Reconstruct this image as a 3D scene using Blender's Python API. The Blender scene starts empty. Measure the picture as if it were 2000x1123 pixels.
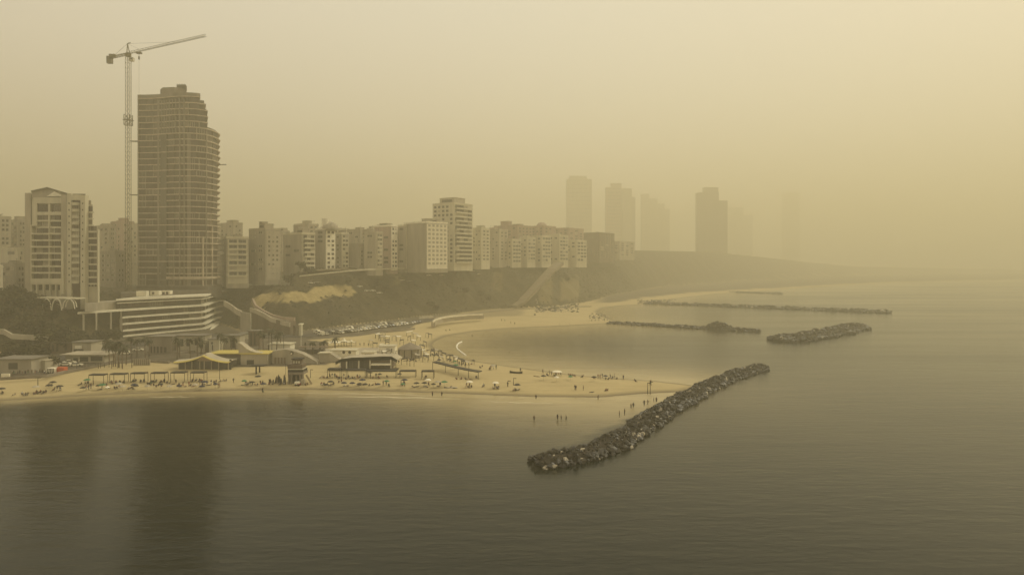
import bpy, bmesh, math, random
import numpy as np
from mathutils import Vector, Matrix, noise as mnoise

random.seed(7)
rng = np.random.default_rng(7)
S = bpy.context.scene
R = math.radians

# ------------------------------------------------------------------ camera, sky, sun, exposure
CAM_H = 42.0                       # drone height above the sea (m)
FPX, CX, HY = 1327.0, 1000.0, 515.0
cam_d = bpy.data.cameras.new("camera")
cam = bpy.data.objects.new("camera", cam_d)
S.collection.objects.link(cam)
cam.location = (0, 0, CAM_H)
cam.rotation_euler = (R(90), 0, 0)
cam_d.sensor_width = 36
cam_d.lens = FPX / 2000 * 36
cam_d.shift_y = -(561.5 - HY) / 2000
cam_d.clip_start = 1
cam_d.clip_end = 20000
S.camera = cam

SUN_EL, SUN_AZ = R(42), R(55)      # azimuth clockwise from +Y (straight ahead)
world = bpy.data.worlds.new("World")
S.world = world
world.use_nodes = True
wn, wl = world.node_tree.nodes, world.node_tree.links
wn.clear()
w_out = wn.new("ShaderNodeOutputWorld")
w_bg = wn.new("ShaderNodeBackground")
w_bg.inputs["Strength"].default_value = 0.1
w_sky = wn.new("ShaderNodeTexSky")
w_sky.sky_type = 'NISHITA'
w_sky.sun_disc = False
w_sky.sun_elevation = SUN_EL
w_sky.sun_rotation = SUN_AZ
w_sky.dust_density = 8.0
w_sky.air_density = 1.0
w_tint = wn.new("ShaderNodeMix"); w_tint.data_type = 'RGBA'; w_tint.blend_type = 'MULTIPLY'
w_tint.inputs[0].default_value = 1.0
w_tint.inputs[7].default_value = (0.80, 0.58, 0.26, 1)
w_mix = wn.new("ShaderNodeMix"); w_mix.data_type = 'RGBA'
w_mix.inputs[0].default_value = 0.88
# the dust layer that hides the blue: an even ochre veil, a little brighter towards the sun
w_tc = wn.new("ShaderNodeTexCoord")
w_dot = wn.new("ShaderNodeVectorMath"); w_dot.operation = 'DOT_PRODUCT'
w_dot.inputs[1].default_value = (math.sin(SUN_AZ) * math.cos(SUN_EL), math.cos(SUN_AZ) * math.cos(SUN_EL), math.sin(SUN_EL))
w_ramp = wn.new("ShaderNodeMapRange")
w_ramp.inputs["From Min"].default_value = -0.4
w_ramp.inputs["From Max"].default_value = 1.0
w_ramp.interpolation_type = 'SMOOTHSTEP'
w_veil = wn.new("ShaderNodeMix"); w_veil.data_type = 'RGBA'
w_veil.inputs[6].default_value = (9.8, 8.9, 7.9, 1)
w_veil.inputs[7].default_value = (9.8, 9.4, 8.3, 1)
wl.new(w_tc.outputs["Generated"], w_dot.inputs[0])
wl.new(w_dot.outputs["Value"], w_ramp.inputs["Value"])
w_nz = wn.new("ShaderNodeTexNoise"); w_nz.inputs["Scale"].default_value = 1.6; w_nz.inputs["Detail"].default_value = 3
wl.new(w_tc.outputs["Generated"], w_nz.inputs["Vector"])
w_add = wn.new("ShaderNodeMath"); w_add.operation = 'MULTIPLY_ADD'; w_add.inputs[1].default_value = 1.3; w_add.inputs[2].default_value = -.65
wl.new(w_nz.outputs["Fac"], w_add.inputs[0])
w_sum = wn.new("ShaderNodeMath"); w_sum.operation = 'ADD'
wl.new(w_ramp.outputs["Result"], w_sum.inputs[0]); wl.new(w_add.outputs[0], w_sum.inputs[1])
wl.new(w_sum.outputs[0], w_veil.inputs[0])
wl.new(w_sky.outputs[0], w_tint.inputs[6])
wl.new(w_tint.outputs[2], w_mix.inputs[6])
wl.new(w_veil.outputs[2], w_mix.inputs[7])
wl.new(w_mix.outputs[2], w_bg.inputs["Color"])
wl.new(w_bg.outputs[0], w_out.inputs["Surface"])

sun_d = bpy.data.lights.new("sun", 'SUN')
sun_d.energy = 2.5
sun_d.angle = R(14)
sun_d.color = (1.0, 0.95, 0.74)
sun = bpy.data.objects.new("sun", sun_d)
S.collection.objects.link(sun)
sdir = Vector((math.sin(SUN_AZ) * math.cos(SUN_EL), math.cos(SUN_AZ) * math.cos(SUN_EL), math.sin(SUN_EL)))
sun.rotation_euler = sdir.to_track_quat('Z', 'Y').to_euler()
sun.location = (200, 0, 400)

S.view_settings.view_transform = 'Standard'
S.view_settings.look = 'None'
S.view_settings.exposure = 0.0
S.view_settings.gamma = 1.0
S.view_settings.use_curve_mapping = False
S.render.engine = 'CYCLES'
S.cycles.max_bounces = 5
S.cycles.diffuse_bounces = 2
S.cycles.glossy_bounces = 2
S.cycles.transmission_bounces = 2
S.cycles.volume_bounces = 1
S.cycles.use_denoising = True
HAZE_DENSITY = 0.00096

# ------------------------------------------------------------------ pixel -> place helpers
def P(px, py, d):
    return Vector(((px - CX) / FPX * d, d, CAM_H - (py - HY) / FPX * d))
def XY(px, d):
    return Vector(((px - CX) / FPX * d, d))
def GP(px, py, z=0.0):
    d = (CAM_H - z) * FPX / (py - HY)
    return Vector(((px - CX) / FPX * d, d))

# ------------------------------------------------------------------ tags and mesh builder
def tag(o, label=None, cat=None, group=None, kind=None):
    if label: o['label'] = label
    if cat: o['category'] = cat
    if group: o['group'] = group
    if kind: o['kind'] = kind
    return o
ORD = ['', 'second', 'third', 'fourth', 'fifth', 'sixth', 'seventh', 'eighth', 'ninth', 'tenth', 'eleventh', 'twelfth',
       'thirteenth', 'fourteenth', 'fifteenth', 'sixteenth', 'seventeenth', 'eighteenth', 'nineteenth', 'twentieth']
def nth(i, n=99, side='left'):
    if i == 0: return f'{side}most'
    if i < 20: return f'{ORD[i]} from {side}'
    return f'{i+1}th from {side}'

def root(name, loc, label, cat, group=None):
    o = bpy.data.objects.new(name, None)
    S.collection.objects.link(o)
    o.location = loc
    o.empty_display_size = 1
    return tag(o, label, cat, group)
def rootloc(o):
    while o.parent: o = o.parent
    return o.location

class MB:
    def __init__(s): s.v = []; s.f = []; s.m = []
    def add(s, vs, fs, m=0):
        b = len(s.v)
        s.v += [tuple(v) for v in vs]
        s.f += [tuple(i + b for i in f) for f in fs]
        s.m += [m] * len(fs)
    def hexa(s, p, m=0):                # 8 points: 4 bottom ccw, 4 top ccw
        s.add(p, [(3, 2, 1, 0), (4, 5, 6, 7), (0, 1, 5, 4), (1, 2, 6, 5), (2, 3, 7, 6), (3, 0, 4, 7)], m)
    def box(s, x0, x1, y0, y1, z0, z1, m=0):
        s.hexa([(x0, y0, z0), (x1, y0, z0), (x1, y1, z0), (x0, y1, z0), (x0, y0, z1), (x1, y0, z1), (x1, y1, z1), (x0, y1, z1)], m)
    def obox(s, c, e, n, L, W, z0, z1, m=0):   # start c, along e by L, from c along n by W (horizontal vectors)
        c = Vector((c[0], c[1])); e = Vector((e[0], e[1])); n = Vector((n[0], n[1]))
        q = [c, c + e * L, c + e * L + n * W, c + n * W]
        if (e.x * n.y - e.y * n.x) < 0: q = q[::-1]
        s.hexa([(*p, z0) for p in q] + [(*p, z1) for p in q], m)
    def prism(s, poly, z0, z1, m=0):
        n = len(poly)
        a = sum(poly[i][0] * poly[(i + 1) % n][1] - poly[(i + 1) % n][0] * poly[i][1] for i in range(n))
        if a < 0: poly = poly[::-1]
        s.add([(p[0], p[1], z0) for p in poly] + [(p[0], p[1], z1) for p in poly],
              [tuple(range(n))[::-1], tuple(range(n, 2 * n))] + [(i, (i + 1) % n, n + (i + 1) % n, n + i) for i in range(n)], m)
    def pxbox(s, x0, x1, y0, y1, d0, d1, m=0):  # front face at depth d0 spans the given picture extent
        a = P(x0, y0, d0); b = P(x1, y1, d0)
        s.box(a.x, b.x, d0, d1, b.z, a.z, m)
    def tube(s, p, q, r, n=5, m=0, r2=None):
        p = Vector(p); q = Vector(q); ax = (q - p)
        if ax.length < 1e-6: return
        k = ax.normalized(); t = Vector((0, 0, 1)) if abs(k.z) < .9 else Vector((1, 0, 0))
        a = k.cross(t).normalized(); b = k.cross(a)
        r2 = r if r2 is None else r2
        vs = [p + (a * math.cos(2 * math.pi * i / n) + b * math.sin(2 * math.pi * i / n)) * r for i in range(n)]
        vs += [q + (a * math.cos(2 * math.pi * i / n) + b * math.sin(2 * math.pi * i / n)) * r2 for i in range(n)]
        s.add(vs, [(i, (i + 1) % n, n + (i + 1) % n, n + i) for i in range(n)] + [tuple(range(n))[::-1], tuple(range(n, 2 * n))], m)
    def ribbon(s, pts, thick, z0f, z1f, m=0):  # vertical wall of thickness along horizontal points [(x,y)], z0f/z1f lists
        n = len(pts)
        L = []; Rr = []
        for i in range(n):
            a = Vector(pts[max(i - 1, 0)][:2]); b = Vector(pts[min(i + 1, n - 1)][:2])
            t = (b - a).normalized(); nn = Vector((-t.y, t.x)) * thick / 2
            c = Vector(pts[i][:2]); L.append(c + nn); Rr.append(c - nn)
        for i in range(n - 1):
            q = [Rr[i], Rr[i + 1], L[i + 1], L[i]]
            zb = [z0f[i], z0f[i + 1], z0f[i + 1], z0f[i]]; zt = [z1f[i], z1f[i + 1], z1f[i + 1], z1f[i]]
            s.hexa([(*q[k], zb[k]) for k in range(4)] + [(*q[k], zt[k]) for k in range(4)], m)
    def mesh(s, name, mats, off=(0, 0, 0), smooth=False):
        me = bpy.data.meshes.new(name)
        me.from_pydata([(v[0] - off[0], v[1] - off[1], v[2] - off[2]) for v in s.v], [], s.f)
        for mt in (mats if isinstance(mats, (list, tuple)) else [mats]): me.materials.append(mt)
        me.polygons.foreach_set("material_index", s.m)
        if smooth: me.polygons.foreach_set("use_smooth", [True] * len(s.f))
        me.update()
        return me
    def build(s, name, mats, parent=None, smooth=False, loc=None):
        off = rootloc(parent) if parent else (loc or (0, 0, 0))
        o = bpy.data.objects.new(name, s.mesh(name, mats, off, smooth))
        S.collection.objects.link(o)
        if parent: o.parent = parent
        elif loc: o.location = loc
        return o

def inst(name, me, parent=None, loc=(0, 0, 0), rz=0.0, sc=(1, 1, 1), rot=None):
    o = bpy.data.objects.new(name, me)
    S.collection.objects.link(o)
    if parent:
        o.parent = parent
        l = rootloc(parent)
        o.location = (loc[0] - l[0], loc[1] - l[1], loc[2] - l[2])
    else:
        o.location = loc
    o.rotation_euler = rot if rot else (0, 0, rz)
    o.scale = sc
    return o
def copy_tree(o, parent=None):
    c = o.copy(); S.collection.objects.link(c)
    if parent: c.parent = parent
    for ch in list(o.children): copy_tree(ch, c)
    return c

# ------------------------------------------------------------------ materials
def mat(name, col, rough=0.85, var=0.25, scale=0.3, col2=None, metal=0.0, bump=0.0, spec=0.3, streak=False):
    m = bpy.data.materials.new(name); m.use_nodes = True
    n, l = m.node_tree.nodes, m.node_tree.links
    b = n["Principled BSDF"]
    b.inputs["Roughness"].default_value = rough
    b.inputs["Metallic"].default_value = metal
    b.inputs["Specular IOR Level"].default_value = spec
    g = n.new("ShaderNodeNewGeometry")
    mp = n.new("ShaderNodeMapping")
    mp.inputs["Scale"].default_value = (1, 1, 0.18) if streak else (1, 1, 1)
    nt = n.new("ShaderNodeTexNoise"); nt.inputs["Scale"].default_value = scale; nt.inputs["Detail"].default_value = 5
    nt.inputs["Roughness"].default_value = 0.65
    mx = n.new("ShaderNodeMix"); mx.data_type = 'RGBA'
    c2 = col2 or tuple(c * (1 - var) for c in col)
    c1 = col if col2 else tuple(min(1, c * (1 + var)) for c in col)
    mx.inputs[6].default_value = (*c1, 1); mx.inputs[7].default_value = (*c2, 1)
    mr = n.new("ShaderNodeMapRange"); mr.inputs["From Min"].default_value = .32; mr.inputs["From Max"].default_value = .68
    l.new(g.outputs["Position"], mp.inputs[0]); l.new(mp.outputs[0], nt.inputs["Vector"])
    l.new(nt.outputs["Fac"], mr.inputs["Value"]); l.new(mr.outputs[0], mx.inputs[0])
    l.new(mx.outputs[2], b.inputs["Base Color"])
    if bump:
        bp = n.new("ShaderNodeBump"); bp.inputs["Distance"].default_value = bump; bp.inputs["Strength"].default_value = 1
        n2 = n.new("ShaderNodeTexNoise"); n2.inputs["Scale"].default_value = scale * 5; n2.inputs["Detail"].default_value = 5
        l.new(g.outputs["Position"], n2.inputs["Vector"]); l.new(n2.outputs["Fac"], bp.inputs["Height"]); l.new(bp.outputs[0], b.inputs["Normal"])
    return m
M = dict(
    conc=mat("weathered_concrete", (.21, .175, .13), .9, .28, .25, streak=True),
    conc_dark=mat("dark_concrete", (.10, .085, .065), .9, .3, .25, streak=True),
    slab=mat("pale_slab_edge", (.46, .38, .27), .8, .25, .3),
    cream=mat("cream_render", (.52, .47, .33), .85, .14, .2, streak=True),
    creamd=mat("darker_cream_render", (.40, .35, .25), .9, .2, .2, streak=True),
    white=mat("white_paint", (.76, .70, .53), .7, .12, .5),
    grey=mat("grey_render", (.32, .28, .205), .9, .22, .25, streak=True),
    brown=mat("brown_stone_cladding", (.14, .105, .07), .85, .25, .3, streak=True),
    pink=mat("rose_render", (.36, .27, .20), .9, .2, .2, streak=True),
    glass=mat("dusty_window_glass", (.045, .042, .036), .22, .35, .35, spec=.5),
    glassb=mat("bronze_glass", (.060, .036, .024), .28, .5, .12, spec=.5),
    blind=mat("drawn_blind", (.34, .30, .22), .8, .2, .5),
    steel=mat("painted_crane_steel", (.085, .066, .018), .6, .3, .6),
    steelw=mat("pale_painted_steel", (.5, .45, .33), .5, .15, .6),
    dark=mat("dark_timber", (.022, .018, .013), .7, .3, 1.5),
    wood=mat("weathered_timber", (.17, .12, .07), .8, .3, 1.5),
    asphalt=mat("asphalt", (.06, .053, .043), .92, .25, .2),
    pave=mat("pale_paving", (.36, .31, .22), .9, .2, .4),
    roofg=mat("grey_membrane_roof", (.17, .15, .12), .9, .25, .2),
    ochre=mat("ochre_canvas", (.50, .40, .10), .7, .12, 1.0),
    orange=mat("orange_red_paint", (.52, .10, .03), .5, .15, 1.0),
    green=mat("green_canvas", (.03, .16, .06), .7, .2, 1.0),
    foliage=mat("dusty_foliage", (.060, .056, .024), .9, .45, .5),
    foliaged=mat("dark_foliage", (.026, .025, .011), .9, .45, .5),
    frond=mat("palm_frond", (.045, .045, .018), .8, .35, .8),
    trunk=mat("bark", (.13, .095, .06), .9, .3, 1.0),
    track=mat('dusty_road_surface', (.20, .16, .10), .95, .25, .3),
    rock=mat("boulder_limestone", (.040, .034, .023), .9, .55, .35, bump=.15),
    rockd=mat("wet_boulder", (.026, .022, .016), .45, .5, .6, bump=.1, spec=.5),
    rockp=mat("pale_boulder", (.46, .40, .29), .85, .3, .6, bump=.1),
    core=mat("packed_rubble", (.050, .039, .026), .95, .45, .9, bump=.35),
    skin=mat("tanned_skin", (.13, .07, .04), .6, .1, 2),
    hair=mat("dark_hair", (.012, .009, .007), .6, .2, 5),
    tyre=mat("tyre_rubber", (.015, .014, .012), .8, .2, 4),
    foam=mat("white_float_foam", (.82, .78, .66), .6, .08, 1),
)
CLOTH = dict(black=(.015, .013, .012), white=(.70, .66, .55), red=(.26, .05, .03), blue=(.03, .045, .09), green=(.03, .13, .06), navy=(.012, .016, .04))
for k, c in CLOTH.items(): M['c_' + k] = mat(k + "_cloth", c, .8, .12, 3)

# ------------------------------------------------------------------ land form
coast_px = [(-600, 806), (-250, 792), (0, 783), (150, 774), (300, 767), (450, 763), (600, 761), (750, 764), (900, 769), (1050, 775), (1170, 776),
            (1250, 769), (1335, 765), (1372, 757), (1350, 752), (1280, 744), (1180, 738), (1100, 730), (1000, 716), (930, 706), (880, 694), (850, 682), (842, 674),
            (850, 666), (872, 656), (930, 647), (1000, 641), (1080, 638), (1190, 632), (1206, 628.5), (1182, 620), (1166, 609), (1178, 601),
            (1215, 597), (1265, 594.5), (1290, 588), (1330, 582), (1400, 574), (1455, 571), (1530, 566), (1620, 560), (1750, 553), (2000, 546), (2600, 541)]
coast = [GP(*p) for p in coast_px]
foot_pd = [  # px, depth, crest height, slope width
    (-900, 250, 26, 42), (-300, 280, 27, 42), (0, 298, 28, 42), (90, 306, 28, 42), (160, 330, 27, 40), (240, 366, 26, 34), (398, 408, 26, 34), (428, 448, 27, 30), (444, 425, 28, 36),
    (475, 392, 30, 40), (580, 396, 33, 44), (700, 442, 37.5, 46), (800, 493, 39.5, 46), (900, 545, 41, 46), (1000, 606, 41.5, 50), (1060, 622, 42.5, 50),
    (1140, 690, 45, 52), (1200, 860, 56, 56), (1300, 1180, 66, 60), (1450, 1560, 70, 70), (1600, 2050, 56, 110), (1750, 2600, 30, 150), (2000, 3100, 16, 160), (2600, 3500, 12, 160)]
foot = [XY(p[0], p[1]) for p in foot_pd]
crest_h = np.array([p[2] for p in foot_pd], float); crest_w = np.array([p[3] for p in foot_pd], float)
coast_poly = [tuple(p) for p in coast] + [(6000, 9000), (-9000, 9000), (-9000, 0)]
foot_poly = [tuple(p) for p in foot] + [(6000, 9000), (-9000, 9000), (-9000, 0)]

def segdist(X, Y, line):
    best = np.full(X.shape, 1e18); tt = np.zeros(X.shape)
    for i in range(len(line) - 1):
        ax, ay = line[i]; bx, by = line[i + 1]
        dx, dy = bx - ax, by - ay
        u = np.clip(((X - ax) * dx + (Y - ay) * dy) / (dx * dx + dy * dy), 0, 1)
        dd = (X - ax - u * dx) ** 2 + (Y - ay - u * dy) ** 2
        k = dd < best
        best = np.where(k, dd, best); tt = np.where(k, i + u, tt)
    return np.sqrt(best), tt
def inside(X, Y, poly):
    r = np.zeros(X.shape, bool); n = len(poly); j = n - 1
    for i in range(n):
        xi, yi = poly[i]; xj, yj = poly[j]
        if yi != yj:
            r ^= ((yi > Y) != (yj > Y)) & (X < (xj - xi) * (Y - yi) / (yj - yi) + xi)
        j = i
    return r
def sstep(x): x = np.clip(x, 0, 1); return x * x * (3 - 2 * x)
def wob(X, Y, s, seed=0):           # cheap smooth noise from sines
    return (np.sin(X / s + 1.3 * seed + 1.7 * np.sin(Y / s * .7 + seed)) + np.sin(Y / s * 1.3 + 2.1 * seed + 1.1 * np.sin(X / s * 1.9))) * .5
def land(X, Y):
    X = np.asarray(X, float); Y = np.asarray(Y, float)
    dc, _ = segdist(X, Y, coast); ins = inside(X, Y, coast_poly)
    s = np.where(ins, dc, -dc)
    z = np.where(s < 0, np.maximum(s * .06, -3), 2.7 * (1 - np.exp(-np.maximum(s, 0) / 26.)))
    df, t = segdist(X, Y, foot); inf_ = inside(X, Y, foot_poly)
    q = np.where(inf_, df, -df)
    h = np.interp(t, range(len(foot)), crest_h); w = np.interp(t, range(len(foot)), crest_w)
    rel = wob(X, Y, 9, 1) * 1.0 + wob(X, Y, 3.3, 2) * .45 + np.abs(wob(X + Y, Y - X, 15, 3)) * 1.6
    u = np.clip(q / w, 0, 1)
    prof = np.interp(u, [0, .12, .5, .8, .93, 1], [0, .10, .55, .86, .965, 1])
    z = z + np.where(q > 0, prof * (h - 3) + rel * np.sin(u * math.pi) ** .7 * (2.0) + np.clip(q - w, 0, 900) * .004, 0)
    return z, s, q, t, u
def gz(x, y): return float(land([x], [y])[0][0])
def GB(px, py):
    z = 1.5
    for _ in range(8):
        p = GP(px, py, z); z = z * .4 + gz(p.x, p.y) * .6
    return Vector((p.x, p.y, gz(p.x, p.y)))

def axis(*segs):
    out = []
    for a, b, st in segs: out += list(np.arange(a, b, st))
    out.append(segs[-1][1]); return np.array(out)
gx = axis((-2600, -700, 60), (-700, -300, 8), (-300, 130, 1.7), (130, 420, 3.2), (420, 900, 7), (900, 2400, 50))
gy = axis((40, 180, 14), (180, 470, 1.7), (470, 720, 2.6), (720, 1150, 5), (1150, 1700, 12), (1700, 4500, 70))
GX, GY = np.meshgrid(gx, gy)
GZ, GS, GQ, GT, GU = land(GX, GY)
nx, ny = len(gx), len(gy)
def gz(x, y):                      # ground height looked up on the finished grid
    i = min(max(int(np.searchsorted(gx, x)) - 1, 0), nx - 2); j = min(max(int(np.searchsorted(gy, y)) - 1, 0), ny - 2)
    a = (x - gx[i]) / (gx[i + 1] - gx[i]); b = (y - gy[j]) / (gy[j + 1] - gy[j])
    return float((GZ[j, i] * (1 - a) + GZ[j, i + 1] * a) * (1 - b) + (GZ[j + 1, i] * (1 - a) + GZ[j + 1, i + 1] * a) * b)
# material zones of the slope: pale eroded sandstone patches along the cliff
PXg = CX + FPX * GX / np.maximum(GY, 1)
def patch(t0, t1, u0, u1, ns):
    e = wob(GX, GY, 4, 5) * .06 + wob(GX, GY, 1.7, 8) * .05
    a = sstep((GU - (u0 + e)) / .03) * sstep((u1 + e - GU) / .03)
    b = sstep((PXg - t0) / 6) * sstep((t1 - PXg) / 6)
    return a * b * ns
rockmask = np.clip(patch(496, 560, .40, .66, 1) + patch(545, 630, .44, .72, 1) + patch(615, 697, .50, .84, 1) + patch(1050, 1082, .05, .50, .35)
                   + patch(1092, 1135, .05, .45, .35) + patch(960, 985, .35, .75, .22) + patch(765, 790, .55, .85, .25) + patch(640, 652, .1, .45, .25), 0, 1)
PYg = HY + (CAM_H - GZ) * FPX / np.maximum(GY, 1)
def inpx(poly, amp):
    return inside(PXg + wob(GX, GY, 3, 4) * amp, PYg + wob(GX, GY, 2.4, 6) * amp, poly)
front_ = GY < 620
rockmask = np.where((PXg > 485) & (PXg < 705), 0, rockmask)
rockmask = np.where(inpx([(492, 580), (510, 574.5), (558, 571), (566, 568), (603, 571), (608, 562), (625, 559), (667, 557.5), (686, 557.5), (695, 571), (686, 578), (643, 580), (622, 589), (603, 592), (596, 586), (563, 592), (539, 589), (516, 594), (515, 605), (494, 594)], 1.6) & (GQ > 0) & (GU < .99) & front_, 1, rockmask)
paved = (inpx([(-400, 745), (0, 738), (90, 735), (125, 728), (215, 712), (330, 706), (345, 712), (450, 712), (455, 716), (530, 716), (640, 712), (640, 668), (600, 664), (700, 656), (800, 642), (835, 622), (900, 612), (900, 560), (-400, 560)], .6) & (GQ <= 0) & front_).astype(np.float32)
paved = np.maximum(paved, (sstep((GS - 22 - 8 * wob(GX, GY, 14, 3)) / 14) * sstep((PXg - 1150) / 40) * (GQ <= 0)).astype(np.float32))
paved = np.maximum(paved, (sstep((GS - 60 - 6 * wob(GX, GY, 9, 3)) / 10) * sstep((PXg - 880) / 60) * sstep((1260 - PXg) / 40) * .5 * (GQ <= 0)).astype(np.float32))
rockmask = rockmask.astype(np.float32)

def ground_material(kind):
    m = bpy.data.materials.new(kind + "_surface"); m.use_nodes = True
    n, l = m.node_tree.nodes, m.node_tree.links; b = n["Principled BSDF"]
    b.inputs["Roughness"].default_value = .95; b.inputs["Specular IOR Level"].default_value = .2
    g = n.new("ShaderNodeNewGeometry")
    def nz(sc, det=6, ro=.6):
        t = n.new("ShaderNodeTexNoise"); t.inputs["Scale"].default_value = sc; t.inputs["Detail"].default_value = det; t.inputs["Roughness"].default_value = ro
        l.new(g.outputs["Position"], t.inputs["Vector"]); return t.outputs["Fac"]
    def rng_(v, a, b_):
        r = n.new("ShaderNodeMapRange"); r.inputs["From Min"].default_value = a; r.inputs["From Max"].default_value = b_; l.new(v, r.inputs["Value"]); return r.outputs[0]
    def mix(f, a, b_):
        x = n.new("ShaderNodeMix"); x.data_type = 'RGBA'
        if isinstance(f, float): x.inputs[0].default_value = f
        else: l.new(f, x.inputs[0])
        for i, c in ((6, a), (7, b_)):
            if isinstance(c, tuple): x.inputs[i].default_value = (*c, 1)
            else: l.new(c, x.inputs[i])
        return x.outputs[2]
    if kind == 'beach':
        c = mix(rng_(nz(.05), .35, .65), (.47, .375, .19), (.41, .325, .165))
        c = mix(rng_(nz(.6, 8, .7), .45, .75), c, (.40, .315, .155))
        sep = n.new("ShaderNodeSeparateXYZ"); l.new(g.outputs["Position"], sep.inputs[0])
        mpt = n.new("ShaderNodeMapping"); mpt.inputs["Scale"].default_value = (.035, .7, 1); mpt.inputs["Rotation"].default_value = (0, 0, -.05)
        tk = n.new("ShaderNodeTexNoise"); tk.inputs["Scale"].default_value = 1.0; tk.inputs["Detail"].default_value = 5; l.new(g.outputs["Position"], mpt.inputs[0]); l.new(mpt.outputs[0], tk.inputs["Vector"])
        c = mix(rng_(tk.outputs["Fac"], .56, .72), c, (.33, .26, .13))
        # damp sand near the water's height
        wet = n.new("ShaderNodeMapRange"); wet.inputs["From Min"].default_value = .05; wet.inputs["From Max"].default_value = .42
        l.new(sep.outputs["Z"], wet.inputs["Value"])
        c = mix(wet.outputs[0], (.17, .135, .075), c)
        pa = n.new('ShaderNodeAttribute'); pa.attribute_name = 'paved'
        c = mix(pa.outputs['Fac'], c, mix(rng_(nz(.25, 6, .7), .4, .6), (.135, .11, .075), (.07, .058, .036)))
        bh, bd = nz(1.2, 8, .7), .12
    else:
        a = n.new("ShaderNodeAttribute"); a.attribute_name = "rock"
        veg = mix(rng_(nz(.12), .4, .62), (.042, .036, .016), (.095, .073, .036))
        veg = mix(rng_(nz(.7, 8, .75), .45, .62), veg, (.028, .025, .011))
        if kind == 'ground': veg = mix(rng_(nz(.04), .4, .6), (.11, .09, .055), (.075, .065, .035))
        rk = mix(rng_(nz(.35, 8, .7), .35, .65), (.43, .34, .15), (.27, .205, .09))
        c = mix(a.outputs["Fac"], veg, rk)
        bh, bd = nz(.5, 8, .7), .9
    l.new(c, b.inputs["Base Color"])
    bp = n.new("ShaderNodeBump"); bp.inputs["Distance"].default_value = bd; l.new(bh, bp.inputs["Height"]); l.new(bp.outputs[0], b.inputs["Normal"])
    return m
idx = np.arange(nx * ny).reshape(ny, nx)
quads = np.stack([idx[:-1, :-1], idx[:-1, 1:], idx[1:, 1:], idx[1:, :-1]], -1).reshape(-1, 4)
qQ = GQ.ravel()[quads].mean(1); qU = GU.ravel()[quads].mean(1); qS = GS.ravel()[quads].mean(1)
V3 = np.stack([GX.ravel(), GY.ravel(), GZ.ravel()], -1)
for nm, sel in (('beach', (qQ <= 0) & (qS > -60)), ('cliff', (qQ > 0) & (qU < .985)), ('ground', (qQ > 0) & (qU >= .985))):
    f = quads[sel]; u, inv = np.unique(f, return_inverse=True); f = inv.reshape(-1, 4)
    me = bpy.data.meshes.new(nm); me.vertices.add(len(u)); me.vertices.foreach_set("co", V3[u].ravel().astype(np.float32))
    me.loops.add(f.size); me.loops.foreach_set("vertex_index", f.ravel().astype(np.int32))
    me.polygons.add(len(f)); me.polygons.foreach_set("loop_start", np.arange(0, f.size, 4, dtype=np.int32))
    me.update(calc_edges=True)
    me.polygons.foreach_set("use_smooth", [True] * len(f))
    at = me.attributes.new("rock", 'FLOAT', 'POINT'); at.data.foreach_set("value", rockmask.ravel()[u])
    at = me.attributes.new("paved", 'FLOAT', 'POINT'); at.data.foreach_set("value", paved.ravel()[u])
    me.materials.append(ground_material(nm))
    o = bpy.data.objects.new(nm, me); S.collection.objects.link(o)
    tag(o, {'beach': 'pale ochre sand beach and spit with damp edge', 'cliff': 'dark scrub covered coastal cliff with bare sandstone patch', 'ground': 'flat dusty ground on top of the cliff'}[nm], kind='structure')

# ------------------------------------------------------------------ sea
sx = axis((-5000, -400, 200), (-400, 420, 4), (420, 1000, 20), (1000, 5000, 200))
sy = axis((-400, 120, 40), (120, 480, 3.5), (480, 1100, 10), (1100, 5000, 150))
SX, SY = np.meshgrid(sx, sy)
dcs, tcs = segdist(SX, SY, coast)
ext = np.interp(tcs, [0, 3, 5, 7, 9, 10, 12, 13, 14, 20, 27, 40], [6, 7, 11, 18, 32, 40, 42, 34, 30, 42, 50, 60])  # sandy tint reaches wide in the lagoon, also painting its pale sky reflection
shallow_sheen = np.exp(-(dcs / ext) ** 1.5)
bwx = np.interp(SY, [150, 176, 205, 240, 300], [12, 30, 52, 78, 112])      # the deep side of the near breakwater has no sand shoal
shallow_sheen = shallow_sheen * np.where((SX > bwx - 4) & (SY < 330), .18, 1)
me = bpy.data.meshes.new("sea")
me.from_pydata(np.stack([SX.ravel(), SY.ravel(), np.zeros(SX.size)], -1).tolist(), [],
               [(j * len(sx) + i, j * len(sx) + i + 1, (j + 1) * len(sx) + i + 1, (j + 1) * len(sx) + i) for j in range(len(sy) - 1) for i in range(len(sx) - 1)])
at = me.attributes.new("shallow_sheen", 'FLOAT', 'POINT'); at.data.foreach_set("value", shallow_sheen.ravel().astype(np.float32))
m = bpy.data.materials.new("sea_water"); m.use_nodes = True
n, l = m.node_tree.nodes, m.node_tree.links; b = n["Principled BSDF"]
g = n.new("ShaderNodeNewGeometry")
a = n.new("ShaderNodeAttribute"); a.attribute_name = "shallow_sheen"
def wave(sx_, sy_, rz, det=4, ro=.55, sc=1.0):
    mp = n.new("ShaderNodeMapping"); mp.inputs["Scale"].default_value = (sx_, sy_, 1); mp.inputs["Rotation"].default_value = (0, 0, rz)
    t = n.new("ShaderNodeTexNoise"); t.inputs["Scale"].default_value = sc; t.inputs["Detail"].default_value = det; t.inputs["Roughness"].default_value = ro
    l.new(g.outputs["Position"], mp.inputs[0]); l.new(mp.outputs[0], t.inputs["Vector"]); return t.outputs["Fac"]
def math_(op, a_, b_):
    q = n.new("ShaderNodeMath"); q.operation = op
    for i, v in enumerate((a_, b_)):
        if isinstance(v, (int, float)): q.inputs[i].default_value = v
        else: l.new(v, q.inputs[i])
    return q.outputs[0]
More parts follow.
